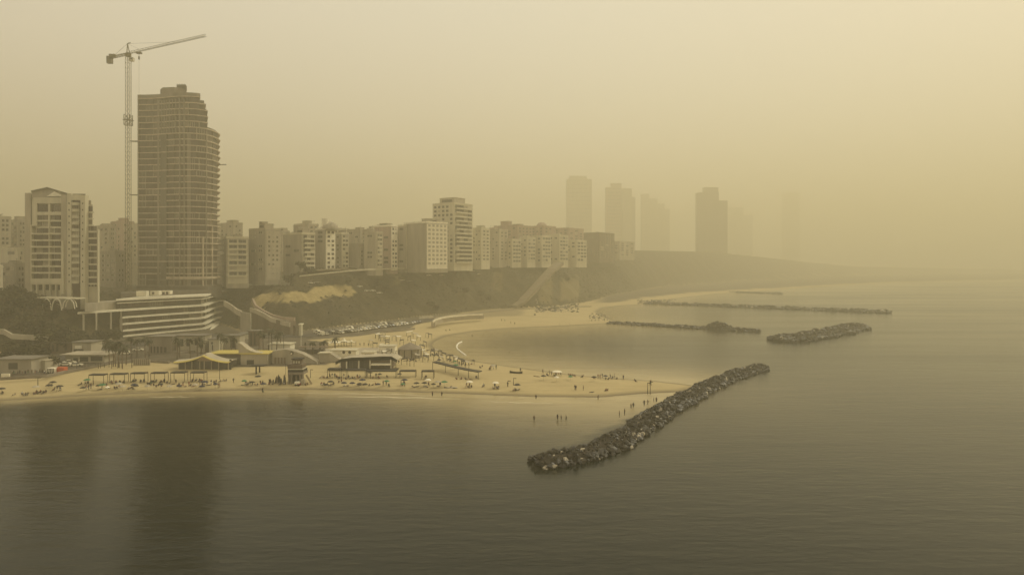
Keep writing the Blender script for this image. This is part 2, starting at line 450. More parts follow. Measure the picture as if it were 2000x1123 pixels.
mx = n.new("ShaderNodeMix"); mx.data_type = 'RGBA'
mx.inputs[6].default_value = (.0045, .0075, .0045, 1); mx.inputs[7].default_value = (.40, .32, .165, 1)
sh = math_('ADD', a.outputs["Fac"], math_('MULTIPLY', math_('SUBTRACT', wave(.05, .14, .1), .5), math_('MULTIPLY', a.outputs["Fac"], .6)))
l.new(sh, mx.inputs[0]); l.new(mx.outputs[2], b.inputs["Base Color"])
h = math_('ADD', math_('MULTIPLY', wave(.25, .7, -.12, 5), .9), math_('MULTIPLY', wave(.05, .2, -.10, 3), 1.6))
bp = n.new("ShaderNodeBump"); bp.inputs["Distance"].default_value = .11; l.new(h, bp.inputs["Height"]); l.new(bp.outputs[0], b.inputs["Normal"])
rr = n.new("ShaderNodeMapRange"); rr.inputs["From Min"].default_value = .4; rr.inputs["From Max"].default_value = .62
rr.inputs["To Min"].default_value = .07; rr.inputs["To Max"].default_value = .22
l.new(math_('ADD', math_('MULTIPLY', wave(.004, .03, -.08, 5), .5), math_('MULTIPLY', wave(.0016, .011, .15, 6, .7), .5)), rr.inputs["Value"]); l.new(rr.outputs[0], b.inputs["Roughness"])
b.inputs["IOR"].default_value = 1.21
me.materials.append(m)
sea = bpy.data.objects.new("sea", me); S.collection.objects.link(sea)
tag(sea, 'calm murky brown sea around the beach and breakwaters', kind='structure')

# ------------------------------------------------------------------ unit pieces
def window_mesh(frame, glass, mull=1, name="window"):
    w = MB()
    w.box(-.5, .5, -.3, .3, -.5, .5, 1)
    t = .07
    w.box(-.5 - t, -.5, -.5, .5, -.5 - t, .5 + t, 0); w.box(.5, .5 + t, -.5, .5, -.5 - t, .5 + t, 0)
    w.box(-.5, .5, -.5, .5, .5, .5 + t, 0); w.box(-.5, .5, -.55, .55, -.5 - t, -.5, 0)
    for i in range(mull):
        x = -.5 + (i + 1) / (mull + 1)
        w.box(x - .02, x + .02, -.45, .45, -.5, .5, 0)
    return w.mesh(name, [frame, glass])
WIN = {'cream': window_mesh(M['cream'], M['glass']), 'grey': window_mesh(M['grey'], M['glass']), 'dark': window_mesh(M['conc_dark'], M['glass']),
       'blind': window_mesh(M['cream'], M['blind']), 'bronze': window_mesh(M['conc_dark'], M['glassb'], 2), 'wide': window_mesh(M['creamd'], M['glassb'], 3),
       'widep': window_mesh(M['cream'], M['blind'], 2)}
def window(parent, kind, c, e, w, h, depth=.35, name='window'):
    return inst(name, WIN[kind], parent, c, math.atan2(e[1], e[0]), (w, depth, h))

# ------------------------------------------------------------------ generic cliff-top building seen on its corner
def corner_frame(x0, xm, x1, d, yaw):
    C = XY(xm, d); s, c = math.sin(R(yaw)), math.cos(R(yaw))
    u = Vector((-c, s)); v = Vector((s, c))
    k = (x0 - CX) / FPX; L = (C.x - k * C.y) / (c + k * s)
    k = (x1 - CX) / FPX; Mm = (k * C.y - C.x) / (s - k * c)
    return C, u, v, L, min(Mm, 46)
def facade(rt, C, e, n, L, z0, z1, kind, cols, fl=3.1, skip=0.0, wk='cream', parapet=None, slabm=None):
    rows = max(1, int((z1 - z0 - 1.2) / fl))
    bw = L / cols
    for r in range(rows):
        zc = z1 - 1.0 - fl * (r + .5)
        if kind in ('balc', 'loggia'):
            mb = MB(); out = 1.3 if kind == 'balc' else .35
            mb.obox(C + e * .3, e, n, L - .6, out, zc - fl * .5 - .1, zc - fl * .5 + .12, 0)
            mb.obox(C + e * .3 + n * (out - .12), e, n, L - .6, .12, zc - fl * .5 + .12, zc - fl * .5 + 1.1, 0)
            mb.build('balcony', parapet or M['cream'], rt)
        for k in range(cols):
            if random.random() < skip: continue
            p = C + e * (bw * (k + .5))
            ww = bw * (.78 if kind in ('balc', 'loggia', 'band') else .50)
            hh = fl * (.66 if kind in ('balc', 'loggia') else .48)
            kk = wk if random.random() > .18 else 'blind'
            window(rt, kk, (p.x, p.y, zc + (.15 if kind != 'plain' else 0)), e, ww, hh)
def build_block(name, label, group, x0, xm, x1, top, d, zb, yaw=30, bm='grey', fm=None, left=('grid', 3), right=('balc', 2), fl=3.1, roofbits=(), skipl=.25, wk='cream', par=None):
    C, u, v, L, Mm = corner_frame(x0, xm, x1, d, yaw)
    nu = Vector((-math.sin(R(yaw)), -math.cos(R(yaw)))); nv = Vector((math.cos(R(yaw)), -math.sin(R(yaw))))
    z1 = P(xm, top, d).z
    rt = root(name, (C.x, C.y, zb), label, 'building', group)
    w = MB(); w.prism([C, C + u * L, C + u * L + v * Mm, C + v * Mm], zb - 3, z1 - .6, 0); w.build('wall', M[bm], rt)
    # roof slab with parapet
    r = MB(); r.prism([C + nu * .25 + nv * .25, C + u * (L + .25) + nu * .25, C + u * (L + .25) + v * (Mm + .25), C + v * (Mm + .25) + nv * .25], z1 - .6, z1 - .15, 0)
    for (a, e_, ln, nn) in ((C, u, L, -nu), (C, v, Mm, -nv), (C + u * L, v, Mm, nv * 1.0), (C + v * Mm, u, L, nu * 1.0)):
        r.obox(a, e_, nn, ln, .3, z1 - .15, z1 + .75, 0)
    r.build('roof', M[fm or bm], rt)
    if fm:     # a paler sea facade, slightly proud; the sunlit side is put into its colour
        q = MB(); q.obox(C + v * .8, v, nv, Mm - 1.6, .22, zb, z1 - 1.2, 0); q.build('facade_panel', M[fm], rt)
    if left and left[0] != 'none': facade(rt, C + u * .8, u, nu, L - 1.6, zb + 1, z1, left[0], left[1], fl, skipl, wk, par)
    if right and right[0] != 'none': facade(rt, C + v * 1.2 + nv * .22, v, nv, Mm - 2.4, zb + 1, z1, right[0], right[1], fl, .08, wk, par)
    for t_ in range(3):                              # small roof clutter: tanks, vents and aerials
        c = C + u * (L * random.uniform(.08, .85)) + v * (Mm * random.uniform(.1, .85)); q = MB(); k_ = random.random()
        if k_ < .4: q.tube((c.x, c.y, z1 - .15), (c.x, c.y, z1 + 1.5), .55, 8, 0)
        elif k_ < .7: q.obox(c, u, v, 1.8, 1.2, z1 - .15, z1 + 1.3, 0)
        else: q.tube((c.x, c.y, z1 - .15), (c.x, c.y, z1 + 3.4), .07, 4, 0); q.tube((c.x - .7, c.y, z1 + 3.0), (c.x + .7, c.y, z1 + 3.0), .05, 4, 0)
        q.build('roof_tank' if k_ < .4 else 'roof_vent' if k_ < .7 else 'aerial', M['creamd' if k_ < .7 else 'dark'], rt)
    for (fx, fy, wx, wy, hh, kd) in roofbits:      # fractions of L and M
        c = C + u * (L * fx) + v * (Mm * fy); q = MB()
        if kd == 'tank':
            q.tube((c.x, c.y, z1 - .1), (c.x, c.y, z1 + hh), wx, 12, 0); q.build('water_tank', M['white'], rt)
        elif kd == 'dome':
            for j in range(5):
                a0, a1 = j / 5 * math.pi / 2, (j + 1) / 5 * math.pi / 2
                q.tube((c.x, c.y, z1 - .15 + hh * math.sin(a0)), (c.x, c.y, z1 - .15 + hh * math.sin(a1)), wx * math.cos(a0), 14, 0, r2=max(.05, wx * math.cos(a1)))
            q.build('dome', M[bm], rt)
        else:
            q.obox(c, u, v, wx, wy, z1 - .15, z1 + hh, 0)
            q.obox(c - u * .3 - v * .3, u, v, wx + .6, wy + .6, z1 + hh, z1 + hh + .25, 0)
            q.build('stair_head' if kd == 'box' else 'penthouse', M['creamd' if kd == 'pent' else bm], rt)
            if kd == 'pent': window(rt, 'dark', ((c + u * wx / 2).x + nu.x * .1, (c + u * wx / 2).y + nu.y * .1, z1 + hh * .5), u, wx * .6, hh * .4)
    return rt
rn0 = random.Random(21)
ROWG = 'buildings in the row along the cliff top'
B = build_block
g0 = lambda px, d: gz(*XY(px, d))
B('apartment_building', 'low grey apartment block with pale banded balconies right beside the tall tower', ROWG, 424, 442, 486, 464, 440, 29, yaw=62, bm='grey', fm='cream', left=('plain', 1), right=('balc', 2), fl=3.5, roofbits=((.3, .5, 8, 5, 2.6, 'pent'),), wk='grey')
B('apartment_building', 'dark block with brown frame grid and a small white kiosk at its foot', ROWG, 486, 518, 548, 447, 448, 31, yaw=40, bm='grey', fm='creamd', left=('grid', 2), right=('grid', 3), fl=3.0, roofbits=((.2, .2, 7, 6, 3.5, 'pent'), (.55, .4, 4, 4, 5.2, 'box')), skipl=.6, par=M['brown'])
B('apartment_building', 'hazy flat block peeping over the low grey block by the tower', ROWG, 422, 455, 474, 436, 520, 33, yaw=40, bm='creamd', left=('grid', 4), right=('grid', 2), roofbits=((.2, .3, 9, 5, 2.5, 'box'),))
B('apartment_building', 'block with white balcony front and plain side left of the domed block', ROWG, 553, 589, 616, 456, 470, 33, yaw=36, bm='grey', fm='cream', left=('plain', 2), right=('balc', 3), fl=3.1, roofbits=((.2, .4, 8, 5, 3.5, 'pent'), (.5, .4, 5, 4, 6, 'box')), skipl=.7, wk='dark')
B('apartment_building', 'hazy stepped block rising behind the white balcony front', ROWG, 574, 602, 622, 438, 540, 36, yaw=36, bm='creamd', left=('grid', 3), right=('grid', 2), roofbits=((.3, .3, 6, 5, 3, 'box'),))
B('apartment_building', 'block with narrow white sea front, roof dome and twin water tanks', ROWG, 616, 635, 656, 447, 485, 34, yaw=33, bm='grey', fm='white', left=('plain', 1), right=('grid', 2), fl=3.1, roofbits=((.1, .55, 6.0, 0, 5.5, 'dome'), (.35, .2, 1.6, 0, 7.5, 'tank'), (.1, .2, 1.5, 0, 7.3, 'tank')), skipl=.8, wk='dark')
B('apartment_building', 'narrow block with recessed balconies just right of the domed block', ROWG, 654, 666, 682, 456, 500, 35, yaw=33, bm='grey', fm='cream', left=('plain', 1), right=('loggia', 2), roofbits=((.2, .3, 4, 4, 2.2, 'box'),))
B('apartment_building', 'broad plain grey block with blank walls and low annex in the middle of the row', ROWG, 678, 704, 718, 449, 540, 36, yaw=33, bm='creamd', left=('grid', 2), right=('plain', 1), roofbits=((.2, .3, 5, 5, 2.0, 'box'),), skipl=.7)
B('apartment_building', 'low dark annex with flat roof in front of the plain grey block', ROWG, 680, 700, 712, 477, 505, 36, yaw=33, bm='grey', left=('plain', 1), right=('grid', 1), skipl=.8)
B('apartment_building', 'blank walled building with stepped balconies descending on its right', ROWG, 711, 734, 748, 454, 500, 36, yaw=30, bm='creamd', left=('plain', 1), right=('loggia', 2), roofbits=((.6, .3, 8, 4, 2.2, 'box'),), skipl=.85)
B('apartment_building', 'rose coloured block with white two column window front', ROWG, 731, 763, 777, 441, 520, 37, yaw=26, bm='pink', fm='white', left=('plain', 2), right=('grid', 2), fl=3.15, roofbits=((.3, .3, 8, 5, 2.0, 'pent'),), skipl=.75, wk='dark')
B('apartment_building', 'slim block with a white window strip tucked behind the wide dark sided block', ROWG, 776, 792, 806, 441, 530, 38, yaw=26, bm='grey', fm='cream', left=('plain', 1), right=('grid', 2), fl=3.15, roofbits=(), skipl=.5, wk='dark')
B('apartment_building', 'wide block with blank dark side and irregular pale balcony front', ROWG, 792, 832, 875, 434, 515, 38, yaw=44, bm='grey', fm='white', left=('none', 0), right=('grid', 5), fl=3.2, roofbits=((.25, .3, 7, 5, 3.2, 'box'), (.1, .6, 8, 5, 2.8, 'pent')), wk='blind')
# slab tower of the row
tw = B('apartment_tower', 'tall pale tower block with balcony bands rising above the row', ROWG, 845, 887, 923, 397, 560, 39, yaw=34, bm='cream', left=('grid', 5), right=('balc', 4), fl=3.45, roofbits=((.05, .08, 16, 14, 4.8, 'pent'),), skipl=.12, wk='dark')
B('apartment_building', 'hazy block with vertical white ribs right behind the pale tower block', ROWG, 922, 940, 957, 446, 600, 40, yaw=30, bm='cream', left=('grid', 3), right=('grid', 2), roofbits=((.2, .3, 6, 5, 2.5, 'box'),))
B('apartment_building', 'hazy low block behind a dark garden wall right of the ribbed block', ROWG, 952, 975, 992, 449, 640, 41, yaw=30, bm='creamd', left=('grid', 3), right=('plain', 2), skipl=.5)
B('apartment_building', 'long rosy block with roof hut and antenna at the start of the far terrace', ROWG, 972, 1010, 1040, 441, 680, 41, yaw=38, bm='pink', left=('grid', 4), right=('grid', 4), roofbits=((.7, .3, 10, 6, 5.5, 'box'), (.1, .3, 10, 6, 2, 'pent')), skipl=.5)
B('apartment_building', 'hazy rosy block with hipped roof hump behind the far terrace', ROWG, 1030, 1062, 1086, 442, 720, 42, yaw=38, bm='pink', left=('grid', 4), right=('grid', 3), roofbits=((.35, .3, 6, 0, 5, 'dome'),), skipl=.4)
for i, (a, b_, c_, tp, d) in enumerate([(985, 1000, 1018, 468, 650), (1014, 1030, 1046, 464, 665), (1040, 1058, 1076, 461, 680), (1070, 1092, 1110, 460, 700), (1104, 1126, 1146, 470, 720)]):
    B('terraced_building', f'low cream terrace building with deep porches, {nth(i)} in the far terrace', 'far terrace of low cream buildings', a, b_, c_, tp, d, 41, yaw=36, bm='cream', left=('grid', 2), right=('loggia', 3), fl=3.6, skipl=.3, roofbits=((.3, .3, 5, 4, 2, 'box'),) if i % 2 else ())
B('apartment_building', 'hazy block at the end of the far terrace with sloping roofline', ROWG, 1082, 1110, 1140, 446, 790, 43, yaw=36, bm='pink', left=('grid', 3), right=('grid', 3), skipl=.4)
B('apartment_building', 'brown hazy block below the first far tower with roof water tank', ROWG, 1140, 1170, 1200, 455, 860, 46, yaw=36, bm='brown', left=('grid', 3), right=('plain', 3), roofbits=((.4, .3, 1.8, 0, 3, 'tank'),), skipl=.6)
B('apartment_building', 'hazy wedge shaped block on the headland below the double tower', ROWG, 1178, 1210, 1250, 472, 930, 50, yaw=36, bm='creamd', left=('grid', 3), right=('grid', 3), skipl=.5)

for i, (a, b_, c_, tp, d, bmk) in enumerate([(540, 552, 566, 452, 590, 'creamd'), (596, 606, 620, 446, 620, 'pink'), (636, 650, 668, 446, 600, 'creamd'), (662, 676, 690, 450, 640, 'cream'), (690, 706, 724, 452, 610, 'pink'), (716, 728, 744, 447, 650, 'creamd'),
      (744, 756, 770, 450, 660, 'cream'), (764, 776, 792, 446, 640, 'creamd'), (784, 798, 812, 450, 620, 'pink'), (930, 946, 962, 452, 700, 'creamd'), (954, 966, 984, 446, 760, 'pink'), (1000, 1016, 1034, 448, 800, 'creamd'), (1050, 1064, 1090, 450, 820, 'creamd'), (1120, 1136, 1160, 462, 900, 'grey')]):
    B('apartment_building', f'hazy rooftop block peeping out behind the cliff top row, {nth(i)}', 'hazy blocks behind the cliff top row', a, b_, c_, tp, d, 38, yaw=35, bm=bmk, left=('grid', 3), right=('grid', 2), fl=3.2, skipl=.3,
      roofbits=((rn0.uniform(.1, .6), .3, rn0.uniform(3, 7), 4, rn0.uniform(1.6, 3.6), rn0.choice(['box', 'pent', 'box'])),))

# far towers swallowed by the dust
FG = 'far towers fading into the dust'
def far_tower(label, d, parts, zb=44, rows=20):
    x = sum((p[0] + p[1]) / 2 for p in parts[:1])
    p0 = XY(x, d)
    rt = root('tower_block', (p0.x, p0.y, zb), label, 'tower', FG)
    for i, (a, b_, top, dd, dep, mt) in enumerate(parts):
        q = MB(); A = P(a, top, d + dd); Bq = P(b_, top, d + dd)
        q.box(A.x, Bq.x, d + dd, d + dd + dep, zb - 50, A.z, 0); q.build('wall', M[mt], rt)
        if i == 0:
            for r in range(rows):
                z = A.z - 4 - r * (A.z - zb - 8) / rows
                q = MB(); q.box(A.x + 2, Bq.x - 2, d + dd - .8, d + dd + 1, z - 1.7, z, 0); q.build('window_band', M['glassb'], rt)
    return rt
far_tower('plain slab tower with chamfered top, leftmost of the faded far towers', 2250, [(1107, 1156, 350, 0, 30, 'grey'), (1112, 1146, 344, 3, 22, 'grey')])
far_tower('faded double tower with stepped roof and a darker central seam', 2050, [(1184, 1214, 366, 0, 26, 'pink'), (1194, 1214, 358, 3, 18, 'pink'), (1216, 1234, 368, 2, 26, 'creamd'), (1234, 1241, 385, 6, 20, 'grey')], 48)
q = far_tower('faded tower with a slanting roof between the double tower and the dark stepped one', 2600, [(1254, 1268, 379, 0, 30, 'grey'), (1268, 1284, 388, 1, 30, 'grey'), (1284, 1298, 398, 2, 30, 'grey'), (1298, 1308, 408, 3, 30, 'grey')], 50)
far_tower('dark stepped tower, the most distinct of the faded towers on the right', 1850, [(1364, 1404, 376, 0, 30, 'brown'), (1376, 1403, 366, 3, 20, 'brown'), (1403, 1421, 392, 4, 26, 'brown')], 56)
far_tower('very faint low tower right behind the dark stepped tower', 3000, [(1422, 1452, 405, 0, 30, 'grey'), (1452, 1470, 420, 3, 30, 'grey')], 60)
far_tower('barely visible last tower on the right, almost lost in dust', 3500, [(1532, 1562, 376, 0, 34, 'grey')], 64)

# hazy buildings on the left behind the town
LG = 'hazy town buildings behind the left apartment block'
for i, (a, b_, c_, tp, d, zb, bm, lab) in enumerate([
    (-60, -2, 22, 424, 470, 28, 'creamd', 'hazy block with stepped rooftop at the left edge of the photo'),
    (14, 34, 52, 430, 500, 28, 'grey', 'hazy block half hidden by the left apartment building'),
    (-30, 34, 48, 486, 400, 27, 'cream', 'pale low block with small square windows at the left edge'),
    (2, 30, 52, 516, 372, 26, 'grey', 'dull grey low block beneath the pale low block'),
    (-70, -20, 6, 520, 340, 26, 'white', 'bright narrow block cut off by the left edge'),
    (186, 212, 226, 441, 470, 28, 'creamd', 'hazy block right beside the left apartment building'),
    (216, 236, 262, 433, 520, 28, 'pink', 'hazy rosy block with small turret behind the crane mast'),
    (248, 268, 290, 440, 480, 28, 'cream', 'hazy pale block between the crane mast and the tall tower'),
    (196, 226, 246, 492, 430, 28, 'grey', 'dim low block beneath the hazy blocks left of the crane')]):
    B('apartment_building', lab, LG, a, b_, c_, tp, d, zb, yaw=38, bm=bm, left=('grid', 3), right=('grid', 2), skipl=.35, wk='dark' if i < 5 else 'cream',
      roofbits=((.3, .3, 6, 5, 3, 'box'),) if i in (0, 1, 6) else ((.5, .3, 4, 4, 1.8, 'box'),))

# ------------------------------------------------------------------ the apartment building on the left
D0 = 350
rt = root('apartment_building', (*XY(120, D0), 24), 'cream high rise with gabled roof and curved glass bay on the left', 'building', None)
def pb(name, mt, x0, x1, y0, y1, d0, d1, par=rt):
    q = MB(); A_, B_ = P(x0, y0, d0), P(x1, y1, d0); k_ = -.68 * (d1 - d0) if d1 - d0 > 5 else 0   # side walls run inland, oblique to the sea front
    q.prism([(A_.x, d0), (B_.x, d0), (B_.x + k_, d1), (A_.x + k_, d1)], B_.z, A_.z, 0); return q.build(name, M[mt] if isinstance(mt, str) else mt, par)
pb('wall', 'cream', 62, 122, 388, 604, D0 + 1.2, D0 + 24)
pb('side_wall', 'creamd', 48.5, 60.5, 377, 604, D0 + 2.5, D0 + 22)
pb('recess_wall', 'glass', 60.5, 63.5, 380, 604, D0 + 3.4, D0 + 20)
pb('upper_wall', 'cream', 65, 72, 386, 441, D0, D0 + 1.2)
pb('end_pier', 'cream', 59.4, 61.4, 440, 604, D0 - 1.2, D0 + 1.2)
pb('cornice', 'cream', 65, 119.5, 386, 397.5, D0 - .2, D0 + 1.2)
pb('pilaster', 'creamd', 119.5, 130.5, 381, 604, D0 - 1.6, D0 + 10)  # column's shade put into its colour as a darker render
pb('pilaster', 'cream', 119.2, 123.8, 470, 574, D0 - 2.6, D0 - 1.6)
# rows of windows with proud spandrels
rows = [(400.3, 414)] + [(420.3 + 12.7 * k, 429.8 + 12.7 * k) for k in range(10)]
for r, (ya, yb) in enumerate(rows):
    x0 = 71.5 if r < 3 else 60.6
    n_ = 4 if r < 3 else 5
    dd = D0 if r < 3 else D0 - 1.0
    nxt = rows[r + 1][0] if r + 1 < len(rows) else 553
    pb('spandrel', 'cream', x0 - 1.2, 119.5, yb, nxt, dd - .5, D0 + 1.2)
    cell = (119 - x0) / n_
    for k in range(n_):
        a = x0 + k * cell; A = P(a + cell / 2, (ya + yb) / 2, D0 + 1.0); w_ = cell * .84 / FPX * D0; h_ = (yb - ya) * .95 / FPX * D0
        window(rt, random.choice(['wide', 'bronze', 'wide', 'widep', 'bronze']), A, (1, 0), w_, h_, .6)
    if r < 1: pb('pier', 'cream', 94.2, 97, 398, 441, D0 - .45, D0 + 1.2)
pb('pier', 'cream', 94.8, 96.6, 441, 548, D0 - 1.2, D0 + 1.2)
pb('roof_terrace', 'cream', 59, 73, 439.5, 441.5, D0 - 1.8, D0 + 1.2)
pb('base_wall', 'cream', 60, 119.4, 545, 556, D0 - 1.2, D0 + 1.2)
for x in (60, 70, 83, 96, 107.6, 117): pb('column', 'cream', x, x + 2.2, 556, 590, D0 - 1.1, D0 + .4)
for x in (64, 76, 89, 100.5, 111): window(rt, 'dark', P(x + 3.5, 561, D0 + 1.0), (1, 0), 1.8, 2.6, .6)
# gabled roof
q = MB()
def gable(q, pts, d0, d1, m=0):
    n_ = len(pts); f = [P(x, y, d0) for x, y in pts]; bck = [Vector((v.x - (.68 * (d1 - d0) if d1 - d0 > 15 else 0), d1, v.z)) for v in f]
    q.add(f + bck, [tuple(range(n_)), tuple(range(n_, 2 * n_))[::-1]] + [(i, n_ + i, n_ + (i + 1) % n_, (i + 1) % n_) for i in range(n_)], m)
gable(q, [(61.5, 388), (61.5, 372.5), (91, 366.5), (133, 379), (133, 381), (121, 381.5), (121, 388)], D0 + .6, D0 + 22)
q.build('gable_wall', M['grey'], rt)
q = MB()
for (xa, ya, xb, yb) in ((60.6, 372.6, 91.5, 365.6), (91.5, 365.6, 136, 378.8)):
    a, b_ = P(xa, ya, D0 - .6), P(xb, yb, D0 - .6)
    q.add([a, b_, (b_.x - 16, D0 + 23, b_.z), (a.x - 16, D0 + 23, a.z), a + Vector((0, 0, -.35)), b_ + Vector((0, 0, -.35)), (b_.x - 16, D0 + 23, b_.z - .35), (a.x - 16, D0 + 23, a.z - .35)],
          [(0, 1, 2, 3), (7, 6, 5, 4), (0, 4, 5, 1), (2, 6, 7, 3), (1, 5, 6, 2), (0, 3, 7, 4)])
q.build('roof', M['roofg'], rt)
q = MB(); gable(q, [(91, 383.5), (106, 374.5), (124, 383.5)], D0 - .5, D0 + 1); q.build('pediment', M['white'], rt)
# curved bay
def bay(name, mt, x0, x1, y0, y1, d, bulge, dep=6):
    q = MB(); A, Bq = P(x0, y0, d), P(x1, y1, d); n_ = 6; pl = []
    for i in range(n_ + 1):
        t = i / n_; pl.append((A.x + (Bq.x - A.x) * t, d - bulge * (1 - (2 * t - 1) ** 2)))
    sh_ = -.68 * dep if dep > 5 else 0; pl += [(Bq.x + sh_, d + dep), (A.x + sh_, d + dep)]
    q.prism(pl, Bq.z, A.z, 0); return q.build(name, M[mt], rt)
DB = D0 - 2.5
bay('bay_core', 'glassb', 131, 167, 379, 604, DB + 1.5, .3, 22)
pb('bay_pier', 'cream', 131, 139.3, 378, 604, DB, DB + 3)
pb('bay_pier', 'cream', 157, 166, 381, 604, DB, DB + 3)
bay('bay_crown', 'cream', 139.3, 157, 380.5, 391, DB, .5, 3)
for k in range(13):
    y = 396 + 12.7 * k
    bay('bay_balcony', 'cream', 139.6, 154.5, y, y + 5.2, DB + .6, 1.4, 1.5)
    for x in (135, 161.5):
        window(rt, 'dark', P(x, y + 1.5, DB - .02), (1, 0), .42, .75, .3)
    window(rt, 'widep' if k % 3 else 'wide', P(147, y + 9, DB + 1.0), (1, 0), 3.6, 1.6, .5)
pb('bay_door', 'glassb', 140, 156.5, 551, 566, DB + .5, DB + 3)
# right wing
pb('wing_wall', 'cream', 165, 181, 399.5, 604, D0 + 1.2, D0 + 20)
pb('wing_wall', 'cream', 166, 190.8, 442, 604, D0 + 1.1, D0 + 19)
pb('wing_penthouse', 'creamd', 166, 178, 391.5, 400, D0 + 2, D0 + 16)
for r in range(13):
    y = 403.5 + 12.7 * r
    if y > 550: break
    x0, x1 = (167, 180.8) if r < 3 else (171.5, 190)
    pb('wing_spandrel', 'cream', x0, x1, y + 9.6, y + 12.9, D0 - .1, D0 + 1.2)
    for k in range(3):
        cell = (x1 - x0) / 3
        window(rt, random.choice(['bronze', 'dark', 'wide']), P(x0 + cell * (k + .5), y + 4.8, D0 + 1.0), (1, 0), cell * .8 / FPX * D0, 2.3, .6)
for k in range(3): window(rt, 'dark', P(175 + 6 * k, 555, D0 + 1.0), (1, 0), .8, 2.0, .5)
pb('wing_pier', 'cream', 189.6, 191.4, 448, 604, D0 - .2, D0 + 1.2)

# ------------------------------------------------------------------ the tall tower
TD = 22
plan = [(269, 402), (285, 402), (300, 401.5), (312, 400.5), (327, 398.5), (345, 396.6), (365, 396), (385, 397.8), (403, 401.5), (416, 408), (425, 415), (429.5, 422)]
plan = [(x, d + TD) for x, d in plan]
def front(px_lim, out=0.0, px0=269):
    pts = []
    for i, (x, d) in enumerate(plan):
        if x > px_lim:
            xa, da = plan[i - 1]; t = (px_lim - xa) / (x - xa)
            pts.append((px_lim, da + (d - da) * t)); break
        pts.append((x, d))
    v = [XY(x, d) for x, d in pts]
    o_ = []
    for i in range(len(v)):
        a = v[max(i - 1, 0)]; b_ = v[min(i + 1, len(v) - 1)]; t = (b_ - a).normalized(); o_.append(v[i] + Vector((t.y, -t.x)) * out)
    return o_
def tower_poly(px_lim, out=0.0):
    f = front(px_lim, out)
    return f + [Vector((f[-1].x * 458 / f[-1].y - 1.5, 458)), Vector((f[0].x, 458))]
tz0, FH = 27.0, 3.76
ztop = CAM_H + (515 - 184) / FPX * (400 + TD)
trt = root('skyscraper', (*XY(345, 398 + TD), tz0), 'tall dark curved tower under construction beside the crane', 'skyscraper')
NF = int((ztop - tz0) / FH)
zf = [ztop - 2.4 - FH * k for k in range(NF + 1)]
def lim(z):
    y = HY - (z - CAM_H) * FPX / (400 + TD)
    return 391 if y < 196 else 401 if y < 212 else 404 if y < 246 else 429.5
q = MB()
zs = sorted(set([tz0 - 4] + [CAM_H + (515 - y) / FPX * (400 + TD) for y in (246, 212, 196)] + [ztop - 1]))
for a, b_ in zip(zs[:-1], zs[1:]):
    q.prism(tower_poly(lim((a + b_) / 2) - 1, -1.3), a, b_ + .01, 0)
q.build('core_wall', M['conc_dark'], trt)
q = MB(); f = tower_poly(391, .2); q.prism(f, ztop - 2.0, ztop, 0); q.build('parapet', M['conc'], trt)
def alongx(px, out=0.0):
    f = [XY(x, d) for x, d in plan]
    for i in range(len(plan) - 1):
        if plan[i][0] <= px <= plan[i + 1][0] + .01:
            t = (px - plan[i][0]) / (plan[i + 1][0] - plan[i][0]); a, b_ = f[i], f[i + 1]
            e = (b_ - a).normalized(); return a + (b_ - a) * t + Vector((e.y, -e.x)) * out, e
for k, z in enumerate(zf):
    if z < tz0: break
    L_ = lim(z + .1)
    q = MB()
    ov = .55 if k % 3 else .75
    q.prism(tower_poly(L_ + (1.5 if L_ > 400 else 0), ov - .35), z - .28, z + .28, 0)
    q.build('floor_slab', M['slab'] if k < NF - 1 else M['conc'], trt)
    # window bays between the piers, each a recessed pane box
    zc = z - FH / 2
    if zc < tz0 + 2: continue
    bays = [(271, 283), (284, 297), (297.5, 307), (328, 338), (339, 350), (353, 358.5), (361, 366), (372.5, 387), (388, 402), (404.5, 415.5), (416.5, 428)]
    L2 = lim(zc + FH / 2 - .4)
    for (a, b_) in bays:
        if b_ > L2 - 1: continue
        if random.random() < .08: continue
        c_, e = alongx((a + b_) / 2, -1.05)
        w_ = ((b_ - a) / FPX * (400 + TD)) / max(.45, abs(e.x))
        window(trt, random.choice(['bronze', 'bronze', 'bronze', 'wide']), (c_.x, c_.y, zc), e, min(w_, 5.8) * .97, FH - .75, .8)
# vertical piers, and a dark strip for the deep recess
def pier(x0, x1, y0, y1, mt, out):
    c_, e = alongx((x0 + x1) / 2, out); w_ = (x1 - x0) / FPX * (400 + TD); n_ = Vector((-e.y, e.x))
    za, zb_ = CAM_H + (515 - y0) / FPX * (400 + TD), CAM_H + (515 - y1) / FPX * (400 + TD)
    q = MB(); q.obox(c_ - e * w_ / 2, e, n_, w_, 2.0, zb_, za, 0); q.build('pier', M[mt], trt)
pier(307.5, 312, 195, 566, 'conc', .35)
pier(312.5, 327, 262, 566, 'conc_dark', .30)  # recess is not hollowed; its shade is painted as this dark strip
for x in (316, 321, 326, 331, 337, 343): pier(x - .9, x + .9, 196, 262, 'conc', .25)
pier(350, 352.4, 196, 566, 'conc', .3); pier(358.8, 361, 196, 566, 'conc', .3)
pier(366, 372, 262, 566, 'conc', .15); pier(402, 404, 262, 566, 'conc', .2)
pier(395.5, 398, 462, 566, 'slab', .35); pier(413.8, 415.6, 440, 566, 'slab', .3)
pier(269, 271, 190, 566, 'conc', .2)
q = MB(); q.prism([XY(313, 408 + TD), XY(318, 403 + TD), XY(340, 402 + TD), XY(362, 406 + TD), XY(362, 425 + TD), XY(313, 425 + TD)], ztop, ztop + 4.8, 0); q.build('roof_plant_room', M['conc'], trt)
q = MB(); q.prism([XY(345, 404 + TD), XY(363, 404 + TD), XY(365, 409 + TD), XY(363, 420 + TD), XY(345, 420 + TD)], ztop + 4.8, ztop + 6.9, 0)
